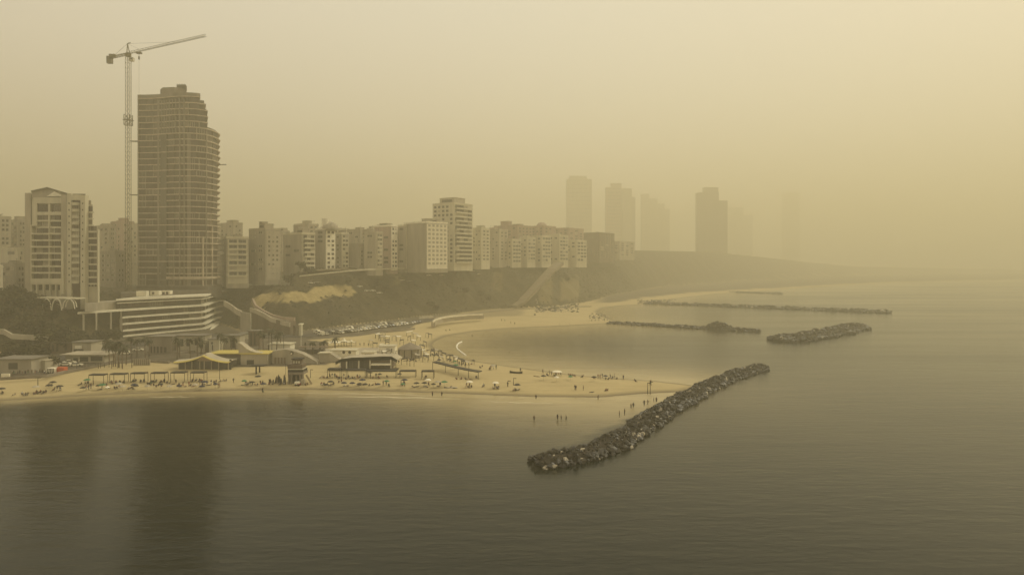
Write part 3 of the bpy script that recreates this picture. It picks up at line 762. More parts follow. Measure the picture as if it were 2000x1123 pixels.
for x in (346, 350, 355, 360): q.tube((*XY(x, 406 + TD), ztop + 6.9), (*XY(x, 406 + TD), ztop + 8.0), .12, 4, 0)
q.build('roof_plant_room', M['conc_dark'], trt)
q = MB(); c_, e = alongx(428, 0); q.tube((c_.x, c_.y, P(430, 317, 430).z), (c_.x + 5, c_.y - 1, P(430, 317, 430).z), .3, 5, 0); q.build('loading_platform', M['dark'], trt)
q = MB(); q.prism([p for p in tower_poly(429.5, 1.4)], tz0 - 6, tz0 + 1.2, 0); q.build('podium', M['conc_dark'], trt)
q = MB(); z_ = tz0 + 5.5; f = front(429.5, .9); q.ribbon([tuple(p) for p in f[4:]], .3, [z_ + i * .0 for i in range(8)], [z_ + 1.5] * 8, 0); q.build('balustrade', M['slab'], trt)

# ------------------------------------------------------------------ tower crane
cd = 418.0
cxp, cyp = XY(250.5, cd)
crt = root('tower_crane', (cxp, cyp, 27), 'tall yellow green lattice tower crane standing left of the unfinished tower', 'crane')
def lattice(q, p, qq, w, n_, up=Vector((0, 0, 1)), r=.16, tri=False, r2=.09):
    p, qq = Vector(p), Vector(qq); ax = (qq - p).normalized()
    a = ax.cross(up); a = a.normalized() if a.length > .01 else Vector((1, 0, 0)); b_ = a.cross(ax).normalized()
    offs = [a * w / 2 + b_ * w / 2, a * -w / 2 + b_ * w / 2, a * -w / 2 - b_ * w / 2, a * w / 2 - b_ * w / 2] if not tri else [b_ * w * 1.0, a * w / 2, a * -w / 2]
    for o_ in offs: q.tube(p + o_, qq + o_, r, 4)
    for k in range(n_):
        s0 = p + (qq - p) * (k / n_); s1 = p + (qq - p) * ((k + 1) / n_)
        for i in range(len(offs)):
            j = (i + 1) % len(offs)
            q.tube(s0 + offs[i], s1 + offs[j], r2, 3); q.tube(s0 + offs[i], s0 + offs[j], r2, 3)
ztt = CAM_H + (515 - 106) / FPX * cd
sec = 17
for k in range(sec):
    za = 25 + (ztt - 25) * k / sec; zb_ = 25 + (ztt - 25) * (k + 1) / sec
    q = MB(); lattice(q, (cxp, cyp, za), (cxp, cyp, zb_), 2.3, 3, up=Vector((0, 1, 0)), r=.15, r2=.06); q.build('mast_section', M['steel'], crt)
zc = CAM_H + (515 - 234) / FPX * cd
q = MB(); lattice(q, (cxp, cyp, zc - 3.5), (cxp, cyp, zc + 3), 3.4, 2, up=Vector((0, 1, 0)), r=.25, r2=.15); q.tube((cxp - 3.4, cyp, zc), (cxp + 3.4, cyp, zc - .8), .25); q.build('climbing_frame', M['steel'], crt)
q = MB(); q.tube((cxp, cyp, ztt - 1.6), (cxp, cyp, ztt + .4), 1.7, 10); q.build('slewing_ring', M['steel'], crt)
apex = Vector((*XY(249, cd), CAM_H + (515 - 86) / FPX * cd))
q = MB()
for dx in (-.9, .9): q.tube((cxp + dx, cyp, ztt), apex, .28, 5)
q.tube(apex, apex + Vector((2.2, -.8, .3)), .3, 5); q.build('apex_frame', M['steel'], crt)
jd = 384.0
tip = P(402, 71.5, jd); tail = P(214, 113.5, 427)
jb = P(252, 105.5, cd - 1)
q = MB(); lattice(q, jb, tip, 1.25, 26, r=.12, tri=True, r2=.055)
q.build('jib', M['steel'], crt)
q = MB(); lattice(q, jb, tail, 1.2, 6, r=.17, r2=.08); q.build('counter_jib', M['steel'], crt)
cw = P(213.5, 117.5, 427); q = MB(); q.obox((cw.x - 1.3, cw.y - 1), (1, .1), (0, 1), 2.9, 2.2, cw.z - 2.2, cw.z + 2.2); q.build('counterweight', M['conc_dark'], crt)
q = MB(); w0 = P(220.5, 110.5, 425); q.box(w0.x - 2.0, w0.x + 1.6, w0.y - 1, w0.y + 1, w0.z - .6, w0.z + 1.2); q.build('winch', M['steel'], crt)
cb = P(258, 117, cd - 1.5); q = MB()
q.box(cb.x - 1.1, cb.x + 1.1, cb.y - 1.2, cb.y + .8, cb.z - 1.1, cb.z + 1.1, 0); q.box(cb.x - .9, cb.x + .9, cb.y - 1.3, cb.y - 1.2, cb.z - .2, cb.z + .9, 1)
q.tube(cb, (cxp, cyp, cb.z), .3, 4, 0); q.build('cab', [M['steelw'], M['glass']], crt)
q = MB(); q.tube(apex, P(341, 82.5, cd - 20), .07, 3); q.tube(apex, P(272, 97, cd - 5), .06, 3); q.tube(apex, P(224, 108, cd + 4), .09, 3); q.build('tie_rope', M['steel'], crt)
tr = P(271.5, 103.3, cd - 5); q = MB(); q.box(tr.x - 1.6, tr.x + 1.6, tr.y - .9, tr.y + .9, tr.z - .7, tr.z + .1); q.build('trolley', M['steel'], crt)
q = MB(); hk = P(271.5, 114, cd - 5); q.tube(tr, hk, .10, 4); q.tube((hk.x, hk.y, hk.z + .9), (hk.x, hk.y, hk.z - .9), .45, 6); q.tube(hk, P(271.5, 184, cd - 5), .05, 3); q.build('hook_rope', M['dark'], crt)
for y in (276, 381):
    q = MB(); a = P(254, y, cd); b_ = P(270, y, 426); q.tube(a, b_, .3, 5); q.tube(a + Vector((0, 1, 0)), b_ + Vector((0, 3, 0)), .2, 4); q.build('wall_tie', M['steel'], crt)

# ------------------------------------------------------------------ the banded seaside hotel
HP = [(238, 360), (280, 371), (320, 381.5), (360, 392), (396, 401.5), (403, 410), (409, 424), (418, 442), (432, 456)]
def hpoly(out, a=0, b_=9, back=26, xs=0.0):
    v = [XY(x, d) for x, d in HP[a:b_]]; o_ = []
    for i in range(len(v)):
        p, q_ = v[max(i - 1, 0)], v[min(i + 1, len(v) - 1)]; t = (q_ - p).normalized(); o_.append(v[i] + Vector((t.y, -t.x)) * out)
    if xs: o_[0] = o_[0] + (o_[0] - o_[1]).normalized() * xs
    return o_, o_ + [o_[-1] + Vector((-6, back)), o_[0] + Vector((-2, back))]
hrt = root('hotel', (*XY(300, 376), 2), 'long low building with white floor bands curving away below the tall tower', 'hotel')
q = MB(); q.prism(hpoly(-2.2)[1], 0, 17.6, 0); q.build('core_wall', M['conc_dark'], hrt)
q = MB(); q.prism(hpoly(-2.0, xs=2)[1], 17.6, 22.9, 0); q.build('upper_core', M['conc_dark'], hrt)
bands = [(23.0, 1.0, 0, 9, 1.2, 4), (21.2, .5, 0, 6, .4, 3.2), (17.4, 1.05, 0, 9, 1.4, 24), (13.5, .9, 0, 9, 1.2, .5), (10.0, .9, 0, 9, 1.3, .5), (6.5, .9, 0, 9, 1.5, .5), (3.6, .8, 0, 9, 1.7, .5), (2.9, .5, 4, 8, 4.0, 0)]
for (z, h, a, b_, out, xs) in bands:
    q = MB(); q.prism(hpoly(out, a, b_, back=26 if z > 3 else 5, xs=xs)[1], z - h / 2, z + h / 2, 0); q.build('floor_band', M['white'], hrt)
for z, h in ((19.9, 2.2), (15.5, 2.6), (11.7, 2.2), (8.2, 2.2), (5.0, 1.8)):
    f = hpoly(-1.6)[0]
    for i in range(len(f) - 1):
        e = (f[i + 1] - f[i]); Ln = e.length; e.normalize(); n_ = max(1, round(Ln / 3.6))
        for k in range(n_):
            c_ = f[i] + e * (Ln * (k + .5) / n_)
            window(hrt, random.choice(['bronze', 'bronze', 'dark', 'wide']), (c_.x, c_.y, z), e, Ln / n_ * .93, h, 1.0)
q = MB(); q.prism(hpoly(-.2, 0, 8)[1], 0, 2.4, 0); q.build('ground_floor_wall', M['creamd'], hrt)
for px in (163, 188, 216.5, 236):
    d = 333 + (px - 160) * .35; p = XY(px, d + 1); q = MB(); q.tube((p.x, p.y, 0), (p.x, p.y, 17), .45, 8); q.build('column', M['creamd'], hrt)
q = MB(); e0 = hpoly(1.4, xs=24)[0][0]; q.prism([XY(166, 339), XY(236, 364), XY(236, 376), XY(166, 356)], 17.9, 22, 0); q.build('deck_pavilion', M['grey'], hrt)
q = MB(); q.prism([XY(161, 352), XY(240, 378), XY(240, 384), XY(161, 360)], 2, 17, 0); q.build('rear_wall', M['brown'], hrt)
q = MB(); q.prism([XY(236, 372), XY(420, 425), XY(415, 440), XY(236, 390)], 22.9, 25.8, 0); q.build('roof_plant_wall', M['conc_dark'], hrt)
for i, (a, b_) in enumerate(((266, 285.5), (293.5, 310), (314, 332))):
    c1 = root('site_cabin', (*XY(a, 371 + i * 5), 23.5), ['plain white site cabin, left of three on the hotel roof', 'white site cabin with one dark window, middle of three on the hotel roof', 'white site cabin with two dark windows, right of three on the hotel roof'][i], 'cabin', 'white site cabins on the hotel roof')
    d = 371 + i * 7
    q = MB(); q.pxbox(a, b_, 568.5 - i * .4, 578.5 - i * 2, d, d + 3); q.build('cabin_shell', M['white'], c1)
    if i: window(c1, 'dark', P(a + 5.5, 572.5, d), (1, 0), 1.2, 1.1, .3)
    if i > 1: window(c1, 'dark', P(a + 12.5, 572.5, d), (1, 0), 1.2, 1.3, .3)

# arched viaduct terrace at the foot of the cream high rise
art = root('arched_terrace', (*XY(118, 336), 24), 'white vaulted arch terrace half hidden in the dark trees', 'terrace')
q = MB(); a = P(72, 580.5, 336); b_ = P(148, 582.5, 336); q.add([a, b_, b_ + Vector((0, 8, 0)), a + Vector((0, 8, 0)), a - Vector((0, 0, .6)), b_ - Vector((0, 0, .6)), b_ + Vector((0, 8, -.6)), a + Vector((0, 8, -.6))], [(0, 1, 2, 3), (7, 6, 5, 4), (0, 4, 5, 1), (1, 5, 6, 2), (2, 6, 7, 3), (3, 7, 4, 0)]); q.build('deck', M['cream'], art)
for (x0, x1, y0) in ((83, 100, 605), (101, 120.5, 606), (122, 146, 603), (128, 150, 600)):
    q = MB(); pr = None
    for i in range(13):
        t = i / 12; x = x0 + (x1 - x0) * t; y = y0 - (y0 - 584) * math.sqrt(max(0, 1 - (2 * t - 1) ** 2))
        p = P(x, y, 335.5 + (1.5 if x0 == 128 else 0))
        if pr is not None: q.tube(pr, p, .28, 5)
        pr = p
    q.build('arch', M['white'], art)
# ------------------------------------------------------------------ breakwaters
def boulder(seed, mats, tall=.8):
    r = random.Random(seed); bm = bmesh.new()
    for _ in range(15):
        v = Vector((r.gauss(0, 1), r.gauss(0, 1), r.gauss(0, 1))).normalized() * r.uniform(.8, 1.05)
        bm.verts.new((v.x * .5, v.y * r.uniform(.42, .5), v.z * .5 * tall))
    bmesh.ops.convex_hull(bm, input=bm.verts)
    me = bpy.data.meshes.new("boulder"); bm.to_mesh(me); bm.free()
    me.materials.append(mats); return me
BLD = {k: [boulder(i * 7 + j, M[k]) for i in range(5)] for j, k in enumerate(('rock', 'rockd', 'rockp'))}
def path_pt(pts, s):
    tot = [0]
    for a, b in zip(pts[:-1], pts[1:]): tot.append(tot[-1] + (b - a).length)
    s = max(0, min(s, tot[-1] - 1e-4))
    for i in range(len(pts) - 1):
        if s <= tot[i + 1]:
            e = (pts[i + 1] - pts[i]).normalized(); return pts[i] + e * (s - tot[i]), e, tot[-1]
    return pts[-1], e, tot[-1]
def breakwater(label, px_pts, width, height, size, dens, n_parts, seed, mound=None, pale_end=True, flat=.5):
    rnd = random.Random(seed)
    pts = [GP(x, y) for x, y in px_pts]
    _, _, T = path_pt(pts, 0)
    p0 = pts[0]
    rt = root('breakwater', (p0.x, p0.y, 0), label, 'breakwater', 'rock breakwaters off the beach')
    def prof(v, s):
        endf = min(1, (s + 1.5) / (width * .5), (T + 1.5 - s) / (width * .5)); endf = max(.05, endf) ** .6
        wv = width * .5 * (.55 + .45 * endf) * (1 + .12 * math.sin(s * .21 + seed) + .08 * math.sin(s * .57))
        h = height * (.55 + .45 * endf) * (1 + .12 * math.sin(s * .33 + 2 * seed))
        if mound and abs(s / T - mound[0]) < mound[1]: h += mound[2] * (1 - abs(s / T - mound[0]) / mound[1])
        return wv, h
    # packed core, a rumpled mound
    q = MB(); ns = int(T / 1.6); nv = 9; V = []
    for i in range(ns + 1):
        s = T * i / ns; c, e, _ = path_pt(pts, s); n_ = Vector((-e.y, e.x)); wv, h = prof(0, s)
        for j in range(nv):
            v = -1 + 2 * j / (nv - 1)
            z = h * min(1, (1 - abs(v)) / (1 - flat)) * .86 - .5 + rnd.uniform(-.16, .16)
            pp = c + n_ * wv * v + Vector((rnd.uniform(-.2, .2), rnd.uniform(-.2, .2))); V.append((pp.x, pp.y, z if abs(v) < .99 else -.8))
    q.add(V, [(i * nv + j, i * nv + j + 1, (i + 1) * nv + j + 1, (i + 1) * nv + j) for i in range(ns) for j in range(nv - 1)])
    q.build('core', M['core'], rt)
    rocks = []
    for _ in range(dens):
        s = rnd.uniform(-1, T + 1); sc = max(0, min(T - .01, s)); c, e, _x = path_pt(pts, sc); n_ = Vector((-e.y, e.x)); wv, h = prof(0, sc)
        edge = rnd.random()
        v = rnd.choice((-1, 1)) * rnd.uniform(.62, 1.08) if edge < .62 else rnd.uniform(-.7, .7)
        z = h * min(1, max(0, (1 - abs(v))) / (1 - flat)) * .86 - .15
        z = max(z, .05)
        pp = c + n_ * wv * v + e * (s - sc)
        sz = size * rnd.choice((rnd.uniform(.45, .9), rnd.uniform(.8, 1.6))) * (1.05 if abs(v) > .7 else .75)
        r = rnd.random()
        kd = 'rockd' if (z < .8 and r < .72) or r < .30 else ('rockp' if (r > .965 or (pale_end and abs(v) > .8 and s < T * .22 and v < 0 and r > .80)) else 'rock')
        z += sz * .14
        rocks.append((pp.x, pp.y, z, sz, kd, rnd.randrange(5), rnd.uniform(0, 6.28), rnd.uniform(-.5, .5), rnd.uniform(.75, 1.3)))
    rocks.sort(key=lambda k: -(k[3] / k[1]))
    for (x, y, z, sz, kd, vi, a, b_, st) in rocks[:n_parts]:
        inst('boulder', BLD[kd][vi], rt, (x, y, z), rot=(b_, b_ * .7, a), sc=(sz * st, sz, sz))
    q = MB()
    for (x, y, z, sz, kd, vi, a, b_, st) in rocks[n_parts:]:
        me = BLD[kd][vi]; mx = Matrix.Translation((x, y, z)) @ Matrix.Rotation(a, 4, 'Z') @ Matrix.Rotation(b_, 4, 'X') @ Matrix.Diagonal((sz * st, sz, sz, 1))
        q.add([mx @ v.co for v in me.vertices], [tuple(p.vertices) for p in me.polygons], ('rock', 'rockd', 'rockp').index(kd))
    if q.v: tag(q.build('rubble', [M['rock'], M['rockd'], M['rockp']], rt), kind='stuff')
    return rt
breakwater('near rock breakwater running from mid sea to the tip of the sand spit', [(1048, 907), (1110, 900), (1165, 884), (1205, 866), (1243, 842), (1285, 812), (1335, 783), (1390, 754), (1440, 733), (1490, 720)], 7.2, 2.2, 1.3, 2800, 300, 3)
breakwater('detached short rock islet beyond the far end of the near breakwater', [(1516, 666), (1560, 663), (1600, 656), (1640, 648), (1676, 639)], 17, 3.0, 2.4, 900, 120, 5, pale_end=False)
breakwater('middle breakwater with a small rubble mound near its outer end', [(1192, 632), (1280, 637), (1350, 641), (1400, 643), (1440, 646), (1480, 648)], 7, 1.7, 1.8, 800, 60, 8, mound=(.76, .11, 4.2), pale_end=False)
breakwater('long far breakwater stretching right from the second bay', [(1262, 594), (1360, 597), (1470, 601), (1600, 606), (1740, 611)], 11, 2.4, 2.4, 900, 0, 9, pale_end=False)
breakwater('most distant thin breakwater line nearly lost in dust', [(1425, 571), (1470, 572.5), (1527, 574)], 9, 1.8, 2.4, 260, 0, 11, pale_end=False)

# ------------------------------------------------------------------ vegetation
def clump_mesh(name, n, rx, rz, leaf, mt, seed, zoff=0.0, lobes=5):
    r = random.Random(seed); q = MB()
    L = [(Vector((r.uniform(-.5, .5) * rx, r.uniform(-.5, .5) * rx, zoff + r.uniform(-.35, .45) * rz)), r.uniform(.42, .75)) for _ in range(lobes)]
    for _ in range(n):
        c, k = r.choice(L); d = Vector((r.gauss(0, 1), r.gauss(0, 1), r.gauss(0, 1))).normalized() * (r.random() ** .35)
        p = c + Vector((d.x * rx * k, d.y * rx * k, d.z * rz * k)); a = Vector((r.gauss(0, 1), r.gauss(0, 1), r.gauss(0, .6))).normalized(); b = a.cross(Vector((r.gauss(0, 1), r.gauss(0, 1), r.gauss(0, 1)))).normalized()
        s = leaf * r.uniform(.5, 1.3)
        q.add([p - a * s - b * s * .6, p + a * s - b * s * .5, p + a * s * .7 + b * s * .7, p - a * s * .8 + b * s * .6], [(0, 1, 2, 3)])
    return q.mesh(name, mt)
def trunk_mesh(h, r0, seed):
    r = random.Random(seed); q = MB(); p = Vector((0, 0, -1)); 
    for i in range(3):
        n_ = p + Vector((r.uniform(-.2, .2), r.uniform(-.2, .2), (h + 1) / 3)); q.tube(p, n_, r0 * (1 - i * .22), 6, 0, r2=r0 * (1 - (i + 1) * .22)); p = n_
    for i in range(4):
        a = r.uniform(0, 6.28); q.tube((0, 0, h * .6), (math.cos(a) * h * .35, math.sin(a) * h * .35, h * r.uniform(.95, 1.2)), r0 * .4, 4, 0, r2=r0 * .15)
    return q.mesh("trunk", M['trunk'])
CR = [clump_mesh("crown", 420, 2.6, 2.2, .34, M['foliaged' if i % 2 else 'foliage'], 40 + i, 3.9) for i in range(4)]
TRK = [trunk_mesh(3.2, .22, 5 + i) for i in range(2)]
def tree(x, y, z, s, label, group, i):
    rt = root('tree', (x, y, z), label, 'tree', group)
    t = inst('trunk', TRK[i % 2], rt, (x, y, z), sc=(s, s, s)); c = inst('crown', CR[i % 4], rt, (x, y, z), rz=i * 1.3, sc=(s * 1.1, s * 1.1, s)); return rt
k = 0
rn = random.Random(4)
for (px, py, s) in [(6, 590, 1.3), (18, 582, 1.2), (33, 578, 1.3), (50, 576, 1.1), (56, 562, .9), (68, 586, 1.2), (22, 600, 1.5), (44, 604, 1.6), (70, 606, 1.5), (92, 612, 1.4), (112, 613, 1.4), (132, 612, 1.4), (150, 606, 1.4),
                    (20, 626, 1.6), (48, 632, 1.7), (76, 634, 1.7), (104, 636, 1.7), (130, 636, 1.6), (154, 634, 1.5), (176, 640, 1.3), (90, 655, 1.5), (118, 655, 1.4), (145, 654, 1.3), (60, 650, 1.4), (120, 590, 1.1), (104, 575, .8), (84, 572, .9), (150, 588, 1.1), (148, 600, 1.2)]:
    d = 331 - (py - 575) * .40; p = XY(px, d); z = gz(p.x, p.y)
    tree(p.x, p.y, z - .5, s * 1.15, f'dark dusty tree on the wooded slope below the cream high rise, {nth(k)}' if 0 else f'dark dusty tree, {nth(sum(1 for q_ in range(k)))} counted down the wooded slope under the cream high rise', 'trees on the wooded slope at left', k); k += 1
k = 0
for (px, d, s) in [(100, 258, 1.0), (8, 262, 1.1), (30, 270, 1.3), (48, 262, 1.1), (66, 272, 1.4), (84, 266, 1.2), (20, 284, 1.4), (56, 286, 1.3), (176, 318, 1.2), (204, 322, 1.2), (228, 330, 1.2), (196, 330, 1.4), (222, 338, 1.4)]:
    p = XY(px, d); tree(p.x, p.y, gz(p.x, p.y) - .3, s, f'dusty street tree, {nth(k)} among the low buildings left of the hotel' if k < 9 else f'dusty tree growing in the shade under the hotel deck, {nth(k-9)}', 'trees around the low buildings at left', k); k += 1
k = 0
for (px, d, s) in [(560, 455, 1.3), (572, 452, 1.4), (586, 455, 1.4), (598, 455, 1.2), (612, 462, .9), (735, 500, 1.2), (743, 500, 1.5), (752, 502, 1.3), (842, 520, 1.2), (852, 520, 1.2), (888, 560, 1.1), (910, 570, 1.4), (940, 585, 1.4), (955, 590, 1.2), (680, 468, .8), (1110, 715, 1.3)]:
    p = XY(px, d); tree(p.x, p.y, gz(p.x, p.y) - .3, s, f'rounded dusty tree at the cliff edge before the building row, {nth(k)}', 'trees along the cliff edge', k); k += 1
# low scrub over the whole cliff face and the wooded slope
q = MB(); rs = random.Random(12); n_sc = 0
cand = np.stack([rng.uniform(-420, 330, 60000), rng.uniform(255, 1000, 60000)], -1)
cz, cs, cq, ct, cu = land(cand[:, 0], cand[:, 1])
cpx = CX + FPX * cand[:, 0] / cand[:, 1]
ok = (cq > .5) & (cu < .99) & (cpx > -20) & (cpx < 1300)
rk_ok = np.zeros(len(cand), bool)
for i_ in range(len(cand)):
    a_ = min(int(np.searchsorted(gx, cand[i_, 0])), nx - 1); b_ = min(int(np.searchsorted(gy, cand[i_, 1])), ny - 1); rk_ok[i_] = rockmask[b_, a_] > .3
dens = (wob(cand[:, 0], cand[:, 1], 11, 9) > -.55)
for i in np.where(ok & dens)[0]:
    if rk_ok[i] and rs.random() < .97: continue
    x, y = cand[i]; s = rs.uniform(.5, 1.5) * (1.35 if cpx[i] < 200 else 1)
    if abs(cpx[i] - 1040) < 60 and cpx[i] < 1100 and cu[i] > .1 and rs.random() < .0: continue
    n6 = 5; a0 = rs.uniform(0, 6); b = len(q.v)
    vs = [(x, y, cz[i] + s * rs.uniform(.7, 1.1))] + [(x + math.cos(a0 + j * 6.283 / n6) * s * rs.uniform(.7, 1.2), y + math.sin(a0 + j * 6.283 / n6) * s * rs.uniform(.7, 1.2), cz[i] + s * rs.uniform(-.1, .35)) for j in range(n6)]
    q.add(vs, [(0, 1 + j, 1 + (j + 1) % n6) for j in range(n6)], 0 if rs.random() < .5 else 1); n_sc += 1
tag(q.build('scrub', [M['foliage'], M['foliaged']]), 'low dusty scrub covering the whole cliff face', 'scrub', kind='stuff')

# palms
def frond_mesh(L, seed):
    r = random.Random(seed); q = MB(); n_ = 5; prev = None
    for i in range(n_ + 1):
        t = i / n_; c = Vector((L * t * (1 - .12 * t), 0, L * (.28 * t - .75 * t * t))); w = .42 * math.sin(math.pi * min(1, t * .9 + .08)) * L / 2.6
        cur = (c + Vector((0, w, -w * .6)), c, c + Vector((0, -w, -w * .6)))
        if prev: q.add([prev[0], prev[1], prev[2], cur[0], cur[1], cur[2]], [(0, 1, 4, 3), (1, 2, 5, 4)])
        prev = cur
    return q.mesh("frond", M['frond'])
FR = [frond_mesh(2.7, 1), frond_mesh(2.3, 2)]
def palm(px, pyb, pyt, i, label, grp='palm trees behind the beach', d=None):
    p = GB(px, pyb) if d is None else XY(px, d).to_3d()
    if d is not None: p.z = gz(p.x, p.y)
    zt = CAM_H - (pyt + 5 - HY) / FPX * p.y; rt = root('palm_tree', tuple(p), label, 'palm tree', grp)
    q = MB(); mid = Vector((p.x + rn.uniform(-.3, .3), p.y, (p.z + zt) / 2)); top = Vector((p.x + rn.uniform(-.4, .4), p.y, zt))
    q.tube(p - Vector((0, 0, .5)), mid, .24, 7, r2=.19); q.tube(mid, top, .19, 7, r2=.16); q.tube(top - Vector((0, 0, .5)), top + Vector((0, 0, .3)), .3, 6, r2=.2); q.build('trunk', M['trunk'], rt)
    for k in range(14):
        a = k * 2.4 + i; e = (k % 3 - .8) * .5
        inst('frond', FR[k % 2], rt, top, rot=(0, -e, a), sc=(1.1, 1.1, 1.1))
pl = [(256, 700, 656), (268, 698, 660), (284, 698, 655), (291, 697, 660), (346, 702, 656), (351, 699, 662), (372, 704, 658), (386, 703, 656), (392, 702, 664), (431, 692, 648), (438, 694, 656), (452, 690, 652), (459, 690, 655), (506, 684, 643), (514, 686, 648), (531, 684, 640), (540, 686, 650), (548, 683, 644), (611, 690, 664), (632, 690, 662), (655, 684, 656)]
for i, (a, b, c) in enumerate(pl): palm(a, b, c, i, f'dusty palm tree behind the beach, {nth(i)} of the palms')
bp_ = [(207, 705, 668), (214, 712, 662), (221, 716, 672), (226, 716, 668), (232, 718, 664), (239, 720, 676), (246, 712, 672)]
for i, (a, b, c) in enumerate(bp_): palm(a, b, c, 40 + i, f'tall thin palm in the dark clump under the hotel deck, {nth(i)}', 'thin palms under the hotel deck')

# ------------------------------------------------------------------ the ramp road and paths on the cliff
def draped(name, label, pts, width, mt, lift=.25, side=1.2):
    q = MB(); L = []; n_ = len(pts)
    fine = []
    for a, b in zip(pts[:-1], pts[1:]):
        m_ = max(1, int((b - a).length / 4))
        fine += [a + (b - a) * (j / m_) for j in range(m_)]
    fine.append(pts[-1])
    rows_ = []
    for i, c in enumerate(fine):
        a, b = fine[max(i - 1, 0)], fine[min(i + 1, len(fine) - 1)]; t = (b - a); t2 = Vector((t.x, t.y)).normalized(); nn = Vector((-t2.y, t2.x, 0))
        zc = c.z if len(c) > 2 and c.z > -50 else 0
        l_, r_ = c + nn * width / 2, c - nn * width / 2
        z = max(gz(l_.x, l_.y), gz(r_.x, r_.y), gz(c.x, c.y)) if c.z == -99 else c.z
        rows_.append((l_, r_, z + lift))
    for (l0, r0, z0), (l1, r1, z1) in zip(rows_[:-1], rows_[1:]):
        q.hexa([(r0.x, r0.y, z0 - side), (r1.x, r1.y, z1 - side), (l1.x, l1.y, z1 - side), (l0.x, l0.y, z0 - side), (r0.x, r0.y, z0), (r1.x, r1.y, z1), (l1.x, l1.y, z1), (l0.x, l0.y, z0)])
    return tag(q.build(name, M[mt]), label, kind='structure')
def W(px, d, z=-99): v = XY(px, d); return Vector((v.x, v.y, z))
draped('ramp_road', 'pale ramp road climbing the cliff from the beach', [W(1004, 604, 4.5), W(1018, 609, 8), W(1040, 622, 18), W(1060, 636, 28), W(1078, 650, 37), W(1092, 668, 43)], 9.5, 'track', .4, 2.5)
draped('promenade', 'asphalt car park and road along the cliff foot', [W(-60, 262), W(60, 268), W(160, 292), W(240, 322), W(330, 350), W(430, 372), W(520, 366), W(600, 372), W(700, 408), W(800, 452), W(850, 486)], 15, 'asphalt', .22, 1.0)
draped('path', 'pale footpath continuing along the cliff foot behind the bay', [W(850, 488), W(900, 520), W(960, 560), W(1010, 592), W(1080, 606), W(1150, 650)], 7, 'track', .22, 1.0)
draped('cliff_road', 'pale road edge on top of the cliff before the building row', [W(590, 458), W(650, 480), W(720, 508), W(800, 556), W(880, 602), W(960, 652), W(1080, 712)], 7, 'track', .35, 1.0)
def wall(name, label, cat, pts, z0, z1, thick, mt, group=None):
    v = [XY(p[0], p[1]) for p in pts]; n_ = len(v)
    q = MB(); q.ribbon([tuple(a) for a in v], thick, z0 if isinstance(z0, list) else [z0] * n_, z1 if isinstance(z1, list) else [z1] * n_)
    o = q.build(name, M[mt], loc=(v[0].x, v[0].y, 0)); return tag(o, label, cat, group)
def pxwall(name, label, cat, pts, drop, thick, mt, group=None):   # pts (px, py of top, d)
    z1 = [CAM_H - (p[1] - HY) / FPX * p[2] for p in pts]
    return wall(name, label, cat, [(p[0], p[2]) for p in pts], [z - drop for z in z1], z1, thick, mt, group)
pxwall('retaining_wall', 'long pale curved promenade wall at the head of the far bay', 'wall', [(846, 628.5, 425), (850, 624.5, 432), (862, 621, 443), (885, 617.5, 455), (915, 615, 466), (943, 614, 474)], 3.0, 2.5, 'pave')
pxwall('parapet', 'bright white parapet line on the curved promenade wall', 'parapet', [(846, 627, 422), (850, 623, 429), (862, 619.5, 440), (885, 616, 452), (915, 613.5, 463), (943, 612.5, 471)], 1.1, .6, 'white')
pxwall('retaining_wall', 'low wall left of the curved promenade wall', 'wall', [(818, 618.5, 480), (832, 617, 488), (846, 616.5, 494)], 4, .6, 'creamd')
pxwall('stair_wall', 'slanting pale stair wall right of the hotel', 'wall', [(438, 587, 398), (452, 595, 394), (464, 604, 388), (471, 607, 386)], 3.2, .9, 'creamd')
pxwall('stair_wall', 'concrete drop wall under the slanting stair right of the hotel', 'wall', [(471, 606, 386), (471.5, 609, 378), (490, 612, 376)], 14, .8, 'grey')
pxwall('stair_wall', 'long sweeping beach staircase wall, lower of the two', 'wall', [(489, 601, 390), (500, 604, 388), (515, 611, 386), (530, 620, 384), (547, 625, 382), (566, 630, 378)], 2.4, 1.0, 'creamd')
pxwall('stair_wall', 'long sweeping beach staircase wall, upper of the two', 'wall', [(494, 583, 404), (500, 596, 398), (515, 606, 392), (532, 614, 389), (552, 619, 386), (576, 620, 384)], 2.2, 1.0, 'pink')
q = MB(); z_ = [(500, 600, 393), (515, 608.5, 389.5), (531, 617, 386.5), (550, 622, 384), (572, 625, 381)]
q.ribbon([tuple(XY(a, c)) for a, b, c in z_], 5, [CAM_H - (b - HY) / FPX * c - 12 for a, b, c in z_], [CAM_H - (b - HY) / FPX * c - .6 for a, b, c in z_]); tag(q.build('staircase', M['brown']), 'solid brown flight between the two sweeping stair walls', 'staircase')
pxwall('garden_wall', 'pale road wall crossing the wooded slope at left', 'wall', [(-40, 640, 300), (8, 643, 298), (24, 652, 296), (60, 654, 298), (95, 658, 300), (125, 663, 304), (158, 668, 310)], 2.2, .8, 'creamd')
pxwall('seawall', 'low dark kerb wall between promenade and sand at left', 'wall', [(-20, 738, 230), (30, 735, 232), (90, 732, 236), (125, 724, 246), (170, 717, 256), (215, 709, 268), (260, 701, 276), (330, 705, 270)], 1.0, .6, 'conc')
pxwall('railing', 'beach railing wall of the promenade below the far car park', 'railing', [(600, 661, 364), (660, 658, 370), (720, 651, 386), (780, 644, 402), (810, 640, 416)], 1.0, .4, 'conc')
pxwall('railing', 'thin pale railing along the cliff edge road', 'railing', [(585, 538, 443), (640, 532, 455), (700, 526, 477), (780, 523, 525), (860, 521, 575)], .9, .25, 'cream')

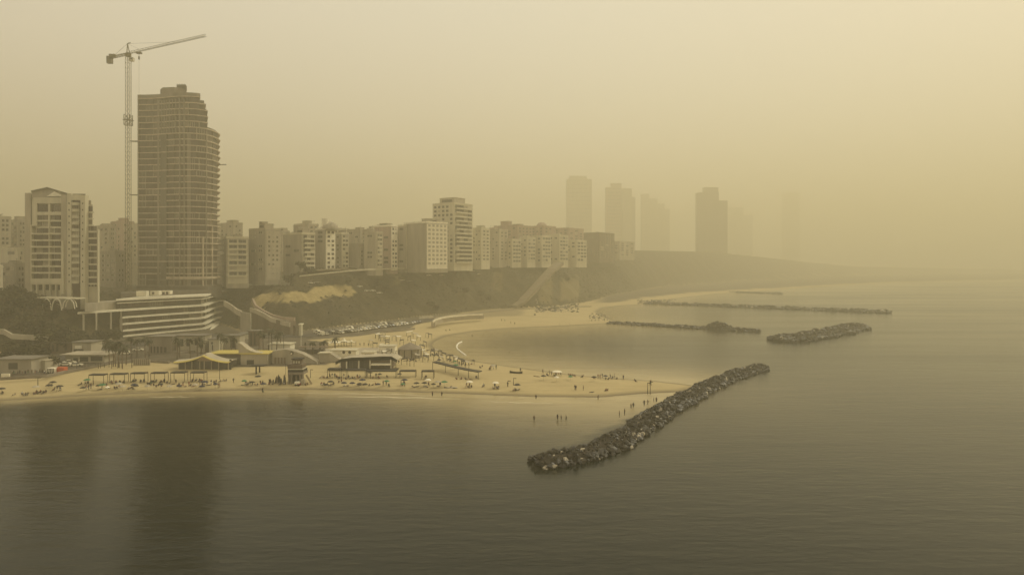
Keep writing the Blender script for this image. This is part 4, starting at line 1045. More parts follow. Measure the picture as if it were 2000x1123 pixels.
# elevator towers beside the beach stair
e = root('lift_tower', (*XY(581, 372), 2), 'pair of slim beige lift shafts standing at the foot of the stairs', 'tower')
for (a, b, c, mt) in ((572, 576.5, 636, 'brown'), (577.5, 581, 636, 'conc'), (583.5, 588, 634.5, 'cream')):
    q = MB(); q.pxbox(a, b, c, 668, 370, 373); q.build('shaft', M[mt], e)
q = MB(); q.pxbox(582.5, 589, 632.5, 634.5, 369.5, 373.5); q.build('cap', M['white'], e)

# ------------------------------------------------------------------ low beach buildings
def low(label, cat, name, x0, x1, ytop, ybase, dep, mt, roofm='roofg', doors=(), over=.5, rz=0, flatroof=True, group=None, dark='glass', cols=()):
    a = GB((x0 + x1) / 2, ybase); d = a.y; A = P(x0, ytop, d); Bq = P(x1, ybase, d)
    rt = root(name, (a.x, d, a.z), label, cat, group)
    q = MB(); q.box(A.x, Bq.x, d, d + dep, a.z - 1, A.z - .25); q.build('wall', M[mt], rt)
    if flatroof:
        q = MB(); q.box(A.x - over, Bq.x + over, d - over, d + dep + over, A.z - .25, A.z + .12); q.build('roof', M[roofm], rt)
    for (dx0, dx1, dy0, dy1, nm) in doors:
        q = MB(); q.pxbox(dx0, dx1, dy0, dy1, d - .06, d + .3); q.build(nm, M[dark], rt)
    for cx_ in cols:
        p = XY(cx_, d - 1.2); q = MB(); q.box(p.x - .15, p.x + .15, p.y - .15, p.y + .15, a.z - .5, A.z - .2); q.build('post', M['cream'], rt)
    return rt, d, a, A
low('grey flat roofed beach building with one wide dark opening, lower left', 'building', 'beach_building', -10, 61, 701, 729, 9, 'grey', doors=((16.5, 34.5, 708.5, 721, 'opening'),))
low('smaller grey annex right of the building with the dark opening', 'building', 'beach_building', 61.8, 88, 704, 724, 7, 'creamd', over=.3, roofm='creamd')
r_, d_, a_, A_ = low('white banner block standing on the sand at the lower left', 'sign', 'sign_board', 2, 18, 728.5, 737.5, .5, 'white', flatroof=False)
low('brown block house half hidden behind trees at left', 'building', 'beach_house', 97, 139, 668.5, 690, 8, 'brown', doors=((101, 106, 673, 686, 'window'), (109, 114, 673, 686, 'window'), (126, 131, 672, 684, 'window')))
rt_, d_, a_, A_ = low('low building with flat canopy and small white sign, left of the thin palms', 'building', 'beach_building', 128, 204, 692, 708, 8, 'creamd', roofm='pave', doors=((143, 152, 699, 708, 'door'), (156, 172, 697, 706, 'window'), (177, 200, 696, 705, 'window')), over=1.5)
low('upper storey block with pale sign above the flat canopy building', 'building', 'beach_building', 141, 178, 668, 693, 8, 'creamd', doors=((144, 163, 682, 688, 'window'),))
s_ = MB(); s_.pxbox(146.5, 158.5, 675, 681, GB(160, 693).y - 1, GB(160, 693).y - .6); tag(s_.build('sign_board', M['white']), 'small white sign panel on the block above the canopy', 'sign')
low('terraced grey building under the hotel front with a row of arches', 'building', 'beach_building', 290, 336, 657, 690, 8, 'conc', doors=((294, 297, 676, 689, 'doorway'), (300, 303.5, 677, 689, 'doorway'), (306, 310, 677, 689, 'doorway'), (313, 317, 677, 689, 'doorway'), (320, 325, 678, 688, 'doorway')))
low('ochre house beneath the right end of the hotel', 'building', 'beach_house', 344, 400, 655, 688, 7, 'creamd', doors=((352, 358, 662, 676, 'window'), (364, 370, 662, 676, 'window'), (380, 386, 660, 674, 'window'), (390, 395, 664, 680, 'window')))
low('pale block with tall opening right of the ochre house', 'building', 'beach_house', 408, 428, 662, 688, 6, 'cream', doors=((412, 416, 668, 684, 'opening'),))
low('grey angular house among palms right of the hotel', 'building', 'beach_house', 440, 468, 655, 684, 6, 'creamd', doors=((450, 460, 661, 680, 'opening'),))
low('brown kiosk between palms with pale top panel', 'building', 'kiosk', 466, 484, 651, 662, 5, 'cream')
low('tall double pillar gate house behind the curved gable', 'building', 'gate_house', 485, 506, 646, 676, 4, 'brown', doors=((489, 492, 650, 674, 'opening'), (496, 499, 650, 674, 'opening')))
# flat dark decks left of the ochre tent
draped('terrace', 'grey stepped terrace left of the ochre tent pavilion', [W(292, 304), W(330, 306), W(372, 300)], 10, 'conc', .9, 1.4)
# ochre tent pavilion
def GBr(px, py): return GB(px, py)
b0 = GB(398, 721); d = b0.y
rt = root('pavilion', tuple(b0), 'beach pavilion with swept ochre yellow tent roof and dark glazed sides', 'pavilion')
A = P(349, 706, d); Bq = P(447, 721, d)
q = MB(); q.box(A.x, Bq.x, d, d + 11, b0.z - .5, A.z); q.build('hall', M['glass'], rt)
for x in (349, 362, 375, 390.5, 399, 413, 427, 446): q = MB(); p = XY(x, d - .15); q.box(p.x - .14, p.x + .14, d - .3, d - .05, b0.z - .5, A.z + .1); q.build('post', M['creamd'], rt)
def sheet(q, pts, th=.15, m=0):      # grid rows of 3-D points -> two sided sheet with thickness
    nr, nc = len(pts), len(pts[0]); top = [Vector(p) for r in pts for p in r]; bot = [p - Vector((0, 0, th)) for p in top]; N = nr * nc
    f = []
    for i in range(nr - 1):
        for j in range(nc - 1):
            a = i * nc + j; f.append((a, a + 1, a + nc + 1, a + nc)); f.append((N + a, N + a + nc, N + a + nc + 1, N + a + 1))
    for j in range(nc - 1):
        f.append((j, N + j, N + j + 1, j + 1)); a = (nr - 1) * nc + j; f.append((a, a + 1, N + a + 1, N + a))
    for i in range(nr - 1):
        a = i * nc; f.append((a, a + nc, N + a + nc, N + a)); a = i * nc + nc - 1; f.append((a, N + a, N + a + nc, a + nc))
    q.add(top + bot, f, m)
pk = P(401, 689.5, d + 5)
for side, xe in ((-1, 344), (1, 452)):
    q = MB(); rows_ = []
    for i in range(6):
        t = i / 5; row = []
        for j in range(9):
            s = j / 8; xp = 401 + (xe - 401) * s; yy = 690 + (703.5 - 690) * (1 - (1 - s) ** 2.1); z = CAM_H - (yy - HY) / FPX * d
            row.append((XY(xp, d).x, d - 1.2 + 6.5 * t, z - .5 * (2 * t - 1) ** 2 * (1 - .3 * s)))
        rows_.append(row)
    sheet(q, rows_, .22); q.build('roof_sail', M['creamd'], rt)
    q = MB(); sheet(q, [[(v[0], v[1] - .12 - .9 * k, v[2] + .14 - .35 * k) for v in rows_[0]] for k in (0, 1)], .2); q.build('roof_edge', M['ochre'], rt)
q = MB(); gable(q, [(383, 705), (401, 691.5), (415, 705)], d - .6, d - .2); q.build('gable_sail', M['pink'], rt)
q = MB(); q.pxbox(448, 451, 702, 722, d - .6, d); q.build('post', M['dark'], rt)
c_ = P(392, 725, GB(392, 728).y); 
# ochre edged flat pavilion
rt_, d_, a_, A_ = low('low ochre edged pavilion behind the tent roof', 'pavilion', 'pavilion', 412, 470, 690, 706, 9, 'brown', roofm='ochre', over=.8, doors=((452, 470, 701, 707, 'opening'),))
rt_, d_, a_, A_ = low('ochre edged pavilion with grey front right of the tent', 'pavilion', 'pavilion', 470, 522, 690.5, 713, 9, 'creamd', roofm='ochre', over=.5, doors=((482, 496, 703, 712, 'door'),))
q = MB(); pts = [(466, 690), (466, 669), (473, 673), (482, 681), (492, 686), (500, 688.5), (512, 689.5), (512, 690)]; gable(q, pts, d_ + 1, d_ + 5); q.build('curved_gable', M['creamd'], rt_)
q = MB(); pr = None
for x, y in pts[1:-1]:
    p = P(x, y - .6, d_ + .6)
    if pr is not None: q.tube(pr, p, .25, 5)
    pr = p
q.build('gable_trim', M['white'], rt_)
low('white barrel fronted hall between two dark poles', 'building', 'beach_hall', 524, 566, 672, 685, 7, 'white', doors=((524, 526, 674, 685, 'door'),), roofm='cream')
b0 = GB(575, 711); d = b0.y
rt = root('boathouse', tuple(b0), 'grey slant roofed beach house with round window behind the lifeguard hut', 'building')
q = MB(); gable(q, [(532, 712), (532, 686), (556, 682), (570, 684.5), (590, 691), (618, 706), (620, 712)], d, d + 4.5); q.build('wall', M['grey'], rt)
q = MB(); p = P(570, 689.5, d); q.tube((p.x, d - .15, p.z), (p.x, d + .1, p.z), .75, 12, 0); q.build('round_window', M['dark'], rt)
q = MB(); p = P(569.4, 690.5, d); q.tube((p.x, d - .3, p.z), (p.x, d - .16, p.z), .36, 10, 0); q.build('lamp', M['white'], rt)
for k in range(4): q = MB(); q.pxbox(536 + k * 6, 540 + k * 6, 698, 710, d - .05, d + .1); q.build('door', M['brown'], rt)
b0 = GB(640, 708); d = b0.y
rt = root('boathouse', tuple(b0), 'dark grey trapezoid hall left of the white restaurant', 'building')
q = MB(); gable(q, [(623, 709), (623, 691), (645, 690), (663, 702), (663, 709)], d, d + 4); q.build('wall', M['grey'], rt)
q = MB(); gable(q, [(620, 691), (620, 689.3), (645, 688.8), (645, 690.5)], d - .4, d + 4.4); q.build('roof', M['cream'], rt)
# green poles with beam
b0 = GB(612, 692); d = b0.y; rt = root('pergola', tuple(b0), 'pergola of dark green posts with a rosy beam behind the beach', 'pergola')
for x in (596, 610.5, 625): q = MB(); q.pxbox(x - 1, x + 1, 669, 692, d, d + .6); q.build('post', M['foliage'], rt)
q = MB(); q.pxbox(584, 640, 676, 678, d - .3, d + .3); q.build('beam', M['pink'], rt)
q = MB(); q.pxbox(584, 632, 683, 692, d + 2, d + 5); q.build('bench_wall', M['conc_dark'], rt)
# plaza paving, cone tents
draped('plaza', 'pale plaza deck around the restaurant', [W(640, 300), W(700, 305), W(775, 312)], 34, 'pave', .15, .6)
for i, (x, yt, yb, w_) in enumerate(((653, 658, 677, 13), (672, 659, 675, 11), (686, 662, 676, 9))):
    b0 = GB(x, yb); d = b0.y; top = P(x, yt, d); r_ = w_ / FPX * d
    rt = root('shade_tent', tuple(b0), f'pale cone shade tent on the plaza, {nth(i)} of three', 'tent', 'cone shade tents on the plaza')
    q = MB(); N_ = 8; pr = []
    for k in range(N_): 
        a = k * math.pi / 4 + .3; pr.append(Vector((b0.x + math.cos(a) * r_, d + math.sin(a) * r_, b0.z + 2.4 - .5 * (k % 2))))
    rows_ = [[top + (p - top) * s + Vector((0, 0, -1.1 * math.sin(math.pi * s) * (1 if s < 1 else 0))) for p in pr + [pr[0]]] for s in (.03, .35, .7, 1)]
    sheet(q, rows_, .06); q.build('canopy', M['white'], rt)
    for k in range(0, 8, 2): q = MB(); q.tube((pr[k].x, pr[k].y, b0.z - .3), pr[k], .09, 5); q.build('pole', M['dark'], rt)
rt_, d_, a_, A_ = low('low white pool house with two round dark windows', 'building', 'pool_house', 645, 695, 684, 699, 6, 'white', roofm='cream', over=.3)
for x in (671.5, 683): q = MB(); p = P(x, 688, d_); q.tube((p.x, d_ - .12, p.z), (p.x, d_ + .1, p.z), .62, 12); q.build('round_window', M['dark'], rt_)
rt_, d_, a_, A_ = low('white box room with a dark window on the restaurant roof side', 'building', 'beach_building', 706, 731, 688, 700, 5, 'white', roofm='cream', over=.2, doors=((712, 727, 691.5, 696, 'window'),))
rt_, d_, a_, A_ = low('pale house with small square window behind the restaurant', 'building', 'beach_building', 740, 771, 676, 690, 6, 'white', roofm='cream', over=.3, doors=((754, 761, 680.5, 685.5, 'window'), (764, 766, 681, 688, 'door')))
# white restaurant
b0 = GB(716, 722); d = b0.y
rt = root('restaurant', tuple(b0), 'white beach restaurant with sweeping roof and big dark glazed bays', 'restaurant')
q = MB(); q.pxbox(664, 764, 704, 721.5, d + .8, d + 10); q.build('hall', M['brown'], rt)
q = MB(); rows_ = []
prof_ = [(656, 706), (668, 700), (690, 697.8), (715, 697), (745, 695.5), (765, 695.5), (776, 702)]
for i in range(3):
    rows_.append([(XY(x, d).x + i * .5, d - .5 + i * 3.2, CAM_H - (y - HY) / FPX * d + .1 * i) for x, y in prof_])
sheet(q, rows_, .5); q.build('roof', M['creamd'], rt)
q = MB(); rows_ = [[(XY(x, d).x, d - .7, CAM_H - (y + k - HY) / FPX * d) for x, y in prof_] for k in (0, 6)]
q.add([v for r in rows_ for v in r], [(i, i + 1, 7 + i + 1, 7 + i) for i in range(6)] + [(7 + i, 7 + i + 1, i + 1, i) for i in range(6)]); q.build('fascia', M['cream'], rt)
for x in (664, 676.5, 700.5, 722.5, 763): q = MB(); q.pxbox(x - .9, x + .9, 700, 722, d - .4, d + .4); q.build('post', M['white'], rt)
for (a, b) in ((678, 699), (702, 721), (725, 738), (740, 752), (753, 762)):
    p = P((a + b) / 2, 712.5, d + .7); window(rt, 'dark', p, (1, 0), (b - a) / FPX * d * .9, 2.6 if b < 725 else 1.3, .4)
q = MB(); q.pxbox(724, 762, 711, 713.5, d - 2, d + .5); q.build('awning', M['white'], rt)
q = MB(); q.pxbox(640, 776, 721.3, 723.2, d - 2.5, d + 1); q.build('deck_edge', M['dark'], rt)

# grey hexagonal marquee with clutter of canopies
b0 = GB(797, 701); d = b0.y
rt = root('marquee', tuple(b0), 'grey domed marquee among café canopies at the corner of the bay', 'marquee')
N_ = 10; r0 = 23 / FPX * d
q = MB(); c_ = Vector((b0.x, d + 5, 0))
q.prism([(c_.x + math.cos(k * .628) * r0 * .95, c_.y + math.sin(k * .628) * 5) for k in range(N_)], b0.z - .3, P(797, 683, d).z); q.build('drum', M['grey'], rt)
q = MB(); zt = P(797, 671, d).z; ze = P(797, 683, d).z
ring = [[(c_.x + math.cos(k * .628) * r0 * s, c_.y + math.sin(k * .628) * 5.6 * s, ze + (zt - ze) * max(0, 1 - s) ** .8) for k in range(N_)] for s in (1.05, .75, .4, .05)]
rows_ = [r + [r[0]] for r in ring]; sheet(q, rows_, .1); q.build('dome', M['conc'], rt)
for k in range(0, 10): 
    if math.sin(k * .628) < .2: q = MB(); q.tube((c_.x + math.cos(k * .628) * r0, c_.y + math.sin(k * .628) * 5.4, b0.z), (c_.x + math.cos(k * .628) * r0, c_.y + math.sin(k * .628) * 5.4, ze), .16, 5); q.build('post', M['dark'], rt)

# shade frames
FD = 0
def shade(x0, x1, yt, yb, label, deep=2.6, mt='dark', group='dark shade canopies standing on the sand', legs=(0, 1), rise=0.0):
    b0 = GB((x0 + x1) / 2, yb); d = b0.y; A = P(x0, yt, d); Bq = P(x1, yt + rise, d)
    rt = root('shade_canopy', tuple(b0), label, 'shade canopy', group)
    q = MB(); q.hexa([(A.x, d, A.z - .28), (Bq.x, d, Bq.z - .28), (Bq.x, d + deep, Bq.z - .28), (A.x, d + deep, A.z - .28), (A.x, d, A.z + .1), (Bq.x, d, Bq.z + .1), (Bq.x, d + deep, Bq.z + .1), (A.x, d + deep, A.z + .1)]); q.build('roof', M[mt], rt)
    for t in legs:
        x = A.x + (Bq.x - A.x) * t
        for dy in (.1, deep - .1):
            q = MB(); q.tube((x, d + dy, b0.z - .4), (x, d + dy, A.z + (Bq.z - A.z) * t - .2), .09 if len(legs) > 1 else .3, 5); q.build('post', M['dark'], rt)
    return rt
fr = [(173, 202, 732, 749), (214, 243, 730.5, 748), (254.5, 281.5, 729, 747), (294, 321.5, 728.5, 747), (333, 360, 727.5, 746), (371.5, 398, 727.5, 745.5)]
for i, (a, b, c, e) in enumerate(fr): shade(a, b, c, e, f'thin legged dark shade canopy, {nth(i)} in the left row on the sand')
shade(487, 516, 714.5, 731, 'single post T shaped shade roof left of the lifeguard hut', 3.5, legs=(.45,))
fr2 = [(639.5, 664, 720.5, 738), (676, 713, 722.5, 738), (715, 773, 724.5, 738), (780, 811, 724.5, 737.5), (823, 846.5, 725, 740)]
for i, (a, b, c, e) in enumerate(fr2): shade(a, b, c, e, f'dark shade canopy, {nth(i)} in the row below the white restaurant')
b0 = GB(890, 731)
rt = root('long_canopy', (*XY(845, 262), 2), 'long slanting dark canopy with many posts right of the canopy row', 'shade canopy')
pts_ = [(845, 706.5, 722), (870, 713, 727), (895, 719, 733), (915, 723, 738), (934, 726, 741)]
vv = []
for (x, yt, yb) in pts_:
    b0 = GB(x, yb); t_ = P(x, yt, b0.y); vv.append((b0, t_)); q = MB(); q.tube(b0 - Vector((0, 0, .3)), t_, .10, 5); q.build('post', M['dark'], rt)
for (a, b) in zip(vv[:-1], vv[1:]):
    q = MB(); q.hexa([a[1] - Vector((0, 0, .3)), b[1] - Vector((0, 0, .3)), b[1] + Vector((1.2, 2.6, -.3)), a[1] + Vector((1.2, 2.6, -.3)), a[1], b[1], b[1] + Vector((1.2, 2.6, 0)), a[1] + Vector((1.2, 2.6, 0))]); q.build('roof_panel', M['dark'], rt)
rt = None
# cafe canopies in front of the marquee
rc = random.Random(31)
k = 0
for (x, y, w_, mt) in [(738, 655, 8, 'white'), (748, 660, 9, 'creamd'), (757, 667, 8, 'dark'), (725, 668, 8, 'creamd'), (733, 674, 9, 'dark'), (745, 676, 7, 'white'), (779, 660, 9, 'white'), (785, 667, 8, 'dark'), (800, 650, 12, 'white'), (812, 654, 10, 'creamd'), (818, 659, 8, 'white'),
                       (808, 668, 8, 'white'), (818, 680, 9, 'creamd'), (826, 688, 9, 'white'), (815, 698, 9, 'creamd'), (834, 697, 8, 'white'), (845, 690, 9, 'dark'), (852, 698, 10, 'dark'), (862, 702, 8, 'creamd'), (776, 690, 7, 'creamd'), (790, 706, 12, 'dark'), (805, 709, 9, 'dark'), (770, 712, 8, 'white'), (775, 703, 8, 'creamd'), (830, 671, 7, 'dark'), (840, 655, 8, 'dark')] + [(rc.uniform(736, 835), rc.uniform(648, 702), rc.uniform(6, 11), rc.choice(['white', 'creamd', 'dark', 'brown'])) for _ in range(16)] + [(845 + 7.5 * j_, 686 + 3.0 * j_ + rc.uniform(-3, 3), rc.uniform(6, 9), rc.choice(['creamd', 'dark', 'dark'])) for j_ in range(10)]:
    b0 = GB(x, y + 6); rt = root('cafe_canopy', tuple(b0), f'small slanted café canopy, {nth(k)} of those round the grey marquee', 'canopy', 'café canopies round the marquee')
    r_ = w_ / 2 / FPX * b0.y; h_ = 2.3; tl = rn.uniform(-.35, .35)
    q = MB(); q.hexa([(b0.x - r_, b0.y - r_ * .8, b0.z + h_ - tl), (b0.x + r_, b0.y - r_ * .8, b0.z + h_ + tl), (b0.x + r_, b0.y + r_ * .8, b0.z + h_ + tl + .2), (b0.x - r_, b0.y + r_ * .8, b0.z + h_ - tl + .2),
                     (b0.x - r_, b0.y - r_ * .8, b0.z + h_ - tl + .15), (b0.x + r_, b0.y - r_ * .8, b0.z + h_ + tl + .15), (b0.x + r_, b0.y + r_ * .8, b0.z + h_ + tl + .35), (b0.x - r_, b0.y + r_ * .8, b0.z + h_ - tl + .35)]); q.build('roof', M[mt], rt)
    for sx_ in (-1, 1): q = MB(); q.tube((b0.x + sx_ * r_ * .9, b0.y - r_ * .6, b0.z - .3), (b0.x + sx_ * r_ * .9, b0.y - r_ * .6, b0.z + h_ - tl * -sx_), .09, 4); q.build('post', M['dark'], rt)
    k += 1

# lifeguard hut
b0 = GB(577, 750); d = b0.y
rt = root('lifeguard_hut', tuple(b0), 'dark two tier lifeguard hut on stilts at the water edge', 'hut')
def hb(name, mt, *a): q = MB(); q.pxbox(*a); return q.build(name, M[mt], rt)
hb('upper_cabin', 'brown', 571, 587, 702, 712, d + 1, d + 3.5); hb('upper_roof', 'dark', 569, 589.5, 700, 702.3, d + .6, d + 4)
for x in (574, 579, 584): hb('window', 'cream', x - 1.5, x + 1.5, 705, 709.5, d + .9, d + 1.1)
hb('mid_roof', 'brown', 561.5, 590, 712, 720.5, d, d + 4.5); hb('roof_stripe', 'cream', 562, 591, 720.5, 722, d - .3, d + 4.6); hb('roof_edge', 'dark', 562, 592, 722, 727, d - .2, d + 4.6)
hb('deck', 'conc', 562, 592.5, 727, 731.5, d - .4, d + 4.8)
for x in (563.5, 568.5, 585.5, 591): hb('stilt', 'conc', x - 1.3, x + 1.3, 731, 751, d - .3, d + .4)
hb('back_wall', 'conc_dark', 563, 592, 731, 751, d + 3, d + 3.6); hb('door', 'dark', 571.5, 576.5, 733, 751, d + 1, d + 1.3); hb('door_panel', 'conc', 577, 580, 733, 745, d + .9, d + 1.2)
hb('side_box', 'creamd', 588, 594, 741, 751, d - 1.2, d + .2)
q = MB(); a, b = P(597, 732.5, d - .3), P(609, 752, d - .3)
for o_ in (0, .9): q.tube(a + Vector((0, o_, 0)), b + Vector((0, o_, 0)), .13, 4)
for t in (.15, .3, .45, .6, .75, .9): q.tube(a + (b - a) * t, a + (b - a) * t + Vector((0, .9, 0)), .08, 4)
q.build('stair', M['wood'], rt)
q = MB(); p = P(558, 710, d); q.tube((p.x, d, b0.z), p, .07, 5); q.build('flag_pole', M['dark'], rt)
# surfboards leaning in a rack
for i in range(13):
    x = 525 + i * 2.7; b0 = GB(x, 751 - (i % 3)); L_ = rn.uniform(2.2, 3.3) if i > 3 else 1.8; a = R(rn.uniform(-24, 24))
    q = MB(); n_ = 8; ring = [(math.sin(2 * math.pi * k / n_) * .28, math.cos(2 * math.pi * k / n_) * L_ / 2 + L_ / 2) for k in range(n_)]
    f = [Vector((u * math.cos(a) + v * math.sin(a), .3 * v / L_, v * math.cos(a) - u * math.sin(a))) + b0 for u, v in ring]
    q.add(f + [v + Vector((0, .1, 0)) for v in f], [tuple(range(n_)), tuple(range(n_, 2 * n_))[::-1]] + [(k, n_ + k, n_ + (k + 1) % n_, (k + 1) % n_) for k in range(n_)])
    o = q.build('surfboard', M[['c_black', 'dark', 'brown', 'c_black'][i % 4]], loc=tuple(b0)); tag(o, f'leaning surfboard, {nth(i)} beside the lifeguard hut', 'surfboard', 'surfboards beside the lifeguard hut')

# lamp posts and poles
lp = [(257.5, 718, 665, 'dark'), (291, 709, 694, 'dark'), (62, 705, 690, 'white'), (86, 702, 690, 'white'), (179, 702, 690, 'white'), (204, 704, 689, 'white'), (413, 692, 673, 'white'), (525, 688, 655, 'dark'), (531, 688, 652, 'dark'), (554, 688, 655, 'dark'), (588, 676, 652, 'white'), (606.5, 738, 722, 'dark'), (429, 741, 722, 'dark'),
      (74, 755, 738, 'dark'), (652, 655, 640, 'cream'), (662, 650, 636, 'cream'), (700, 650, 634, 'cream'), (992, 755, 744, 'dark'), (1003, 752, 739, 'dark'), (1265, 770, 748, 'dark'), (1270, 770, 746, 'dark')]
for i, (x, yb, yt, mt) in enumerate(lp):
    b0 = GB(x, yb); t_ = P(x, yt, b0.y)
    rt = root('lamp_post', tuple(b0), f'thin {"dark" if mt == "dark" else "pale"} pole with small head, {nth(i)} in reading order among beach poles' if 0 else f'thin {"dark" if mt == "dark" else "pale"} pole near the beach, {nth(sorted(v[0] for v in lp).index(x))} of all poles', 'pole', 'poles along the beach')
    q = MB(); q.tube(b0 - Vector((0, 0, .3)), t_, .13, 5, r2=.08); q.build('pole', M[mt], rt)
    q = MB(); q.box(t_.x - .1, t_.x + .9, t_.y - .15, t_.y + .15, t_.z - .05, t_.z + .12); q.build('lamp_head', M[mt], rt)

# fence panels below the palms, notice fences
rt_, d_, a_, A_ = low('pale slatted fence enclosure between two dark poles', 'fence', 'fence', 260, 293, 700.5, 713, .3, 'creamd', flatroof=False)
for k in range(8): q = MB(); q.pxbox(262 + k * 3.9, 263.6 + k * 3.9, 700, 712.5, d_ - .2, d_); q.build('slat', M['conc'], rt_)
for i, x in enumerate((150, 166, 172, 186, 192, 196, 204, 213, 218, 230, 233, 238)):
    b0 = GB(x, 720 - (i % 4)); q = MB(); q.tube(b0 - Vector((0, 0, .2)), P(x, 709 - (i % 3), b0.y), .11, 5, r2=.09); o = q.build('bollard_post', M['dark'], loc=tuple(b0)); tag(o, f'rough dark wooden post in the sand, {nth(i)} of the row below the palms', 'post', 'wooden posts in the sand')

# jetty-like groyne debris and rubble fans at the ramp foot
def debris(label, px0, px1, py0, py1, n_, sz, seed, kinds=('rock', 'rockp', 'rockd')):
    r = random.Random(seed); b0 = GB((px0 + px1) / 2, (py0 + py1) / 2); q = MB()
    for _ in range(n_):
        p = GB(r.uniform(px0, px1), py0 + (py1 - py0) * r.random()); k_ = r.choice(kinds); me = BLD[k_][r.randrange(5)]; s = sz * r.uniform(.5, 1.4)
        mx = Matrix.Translation((p.x, p.y, p.z + s * .15)) @ Matrix.Rotation(r.uniform(0, 6), 4, 'Z') @ Matrix.Diagonal((s * 1.2, s, s * .9, 1)); q.add([mx @ v.co for v in me.vertices], [tuple(f.vertices) for f in me.polygons], ('rock', 'rockp', 'rockd').index(k_))
    tag(q.build('boulder_field', [M['rock'], M['rockp'], M['rockd']]), label, 'rocks', kind='stuff')
debris('fallen rubble heap at the foot of the ramp road', 1045, 1130, 594, 610, 240, 1.9, 3)
debris('scattered rocks on the point of the second beach', 1150, 1190, 612, 626, 70, 1.2, 5)
debris('rocks where the long far breakwater meets the sand', 1245, 1320, 586, 594, 120, 2.2, 6)

# ------------------------------------------------------------------ cars
def car_proto(col, van=False):
    def sect(q, prof, w0, w1, m):
        n_ = len(prof); L_ = [(x, -w, z) for (x, z), w in zip(prof, w0)]; R_ = [(x, w, z) for (x, z), w in zip(prof, w1)]
        q.add(L_ + R_, [tuple(range(n_)), tuple(range(n_, 2 * n_))[::-1]] + [(i, n_ + i, n_ + (i + 1) % n_, (i + 1) % n_) for i in range(n_)], m)
    q = MB()
    if van: prof = [(-2.3, .35), (2.4, .35), (2.45, .9), (1.9, 1.25), (1.5, 2.15), (-2.3, 2.2)]
    else: prof = [(-2.1, .3), (2.1, .3), (2.15, .7), (1.1, .88), (-1.6, .92), (-2.15, .85)]
    sect(q, prof, [.86] * 6, [.86] * 6, 0); body = q.mesh('body', M[col])
    q = MB()
    if van: sect(q, [(-.2, 1.3), (1.86, 1.3), (1.52, 2.0), (-.2, 2.05)], [.88] * 4, [.88] * 4, 0); cabin = q.mesh('windows', M['glass'])
    else: sect(q, [(-1.55, .9), (1.0, .88), (.35, 1.38), (-1.15, 1.42)], [.78, .78, .66, .66], [.78, .78, .66, .66], 0); cabin = q.mesh('windows', M['glass'])
    q = MB(); q.hexa([(-1.05, -.64, 1.4), (.3, -.64, 1.37), (.3, .64, 1.37), (-1.05, .64, 1.4), (-1.0, -.6, 1.46), (.25, -.6, 1.44), (.25, .6, 1.44), (-1.0, .6, 1.46)]); roof = q.mesh('roof', M[col])
    q = MB(); q.tube((0, -.1, 0), (0, .1, 0), .33, 10, 0); wheel = q.mesh('wheel', M['tyre'])
    q = MB(); q.box(2.08, 2.17, -.12, .12, .58, .7, 0); lamp = q.mesh('headlight', M['white'])
    return dict(body=body, cabin=cabin, roof=None if van else roof, wheel=wheel, lamp=lamp)
CARC = {'white': car_proto('white'), 'grey': car_proto('grey'), 'black': car_proto('c_black'), 'red': car_proto('c_red'), 'navy': car_proto('c_navy'), 'cream': car_proto('cream'), 'van': car_proto('white', True)}
CN = {'van': 'white van', 'cream': 'beige car', 'navy': 'dark blue car'}
def car(px, py, kind, rz, label, group, p=None):
    b0 = p or GB(px, py); z = gz(b0.x, b0.y) + .25
    P_ = CARC[kind]; rt = root('parked_car', (b0.x, b0.y, z), label, 'van' if kind == 'van' else 'car', group); rt.rotation_euler = (0, 0, rz)
    def ch(n_, me, loc, rot=(0, 0, 0)):
        o = bpy.data.objects.new(n_, me); S.collection.objects.link(o); o.parent = rt; o.location = loc; o.rotation_euler = rot; return o
    ch('body', P_['body'], (0, 0, 0)); ch('windows', P_['cabin'], (0, 0, 0))
    if P_['roof']: ch('roof', P_['roof'], (0, 0, 0))
    for sx_ in (-1.35, 1.35):
        for sy_ in (-.8, .8): ch('wheel', P_['wheel'], (sx_, sy_, .33))
    for sy_ in (-.6, .6): ch('headlight', P_['lamp'], (0, sy_, 0))
cc = ['white', 'grey', 'white', 'black', 'white', 'cream', 'navy', 'white', 'grey', 'black']
path_ = [XY(600, 372), XY(650, 384), XY(700, 406), XY(760, 432), XY(812, 458)]
_, _, T_ = path_pt(path_, 0)
for row, off in enumerate((-4.2, 4.6)):
    k = 0; s = 6 + row * 3
    while s < T_ - 2:
        if rn.random() < .1: s += 2.9; continue
        c_, e, _ = path_pt(path_, s); n_ = Vector((-e.y, e.x)); p = c_ + n_ * off; kd = rn.choice(cc) if k % 9 else 'van'
        car(0, 0, kd, math.atan2(n_.y, n_.x) + R(rn.uniform(-4, 4)) + (math.pi if row else 0), f'{CN.get(kd, kd + " car")}, {nth(k)} in the {"front" if row == 0 else "back"} row of the cliff foot car park', 'cars in the car park under the cliff', Vector((p.x, p.y, 0)))
        s += 2.9; k += 1
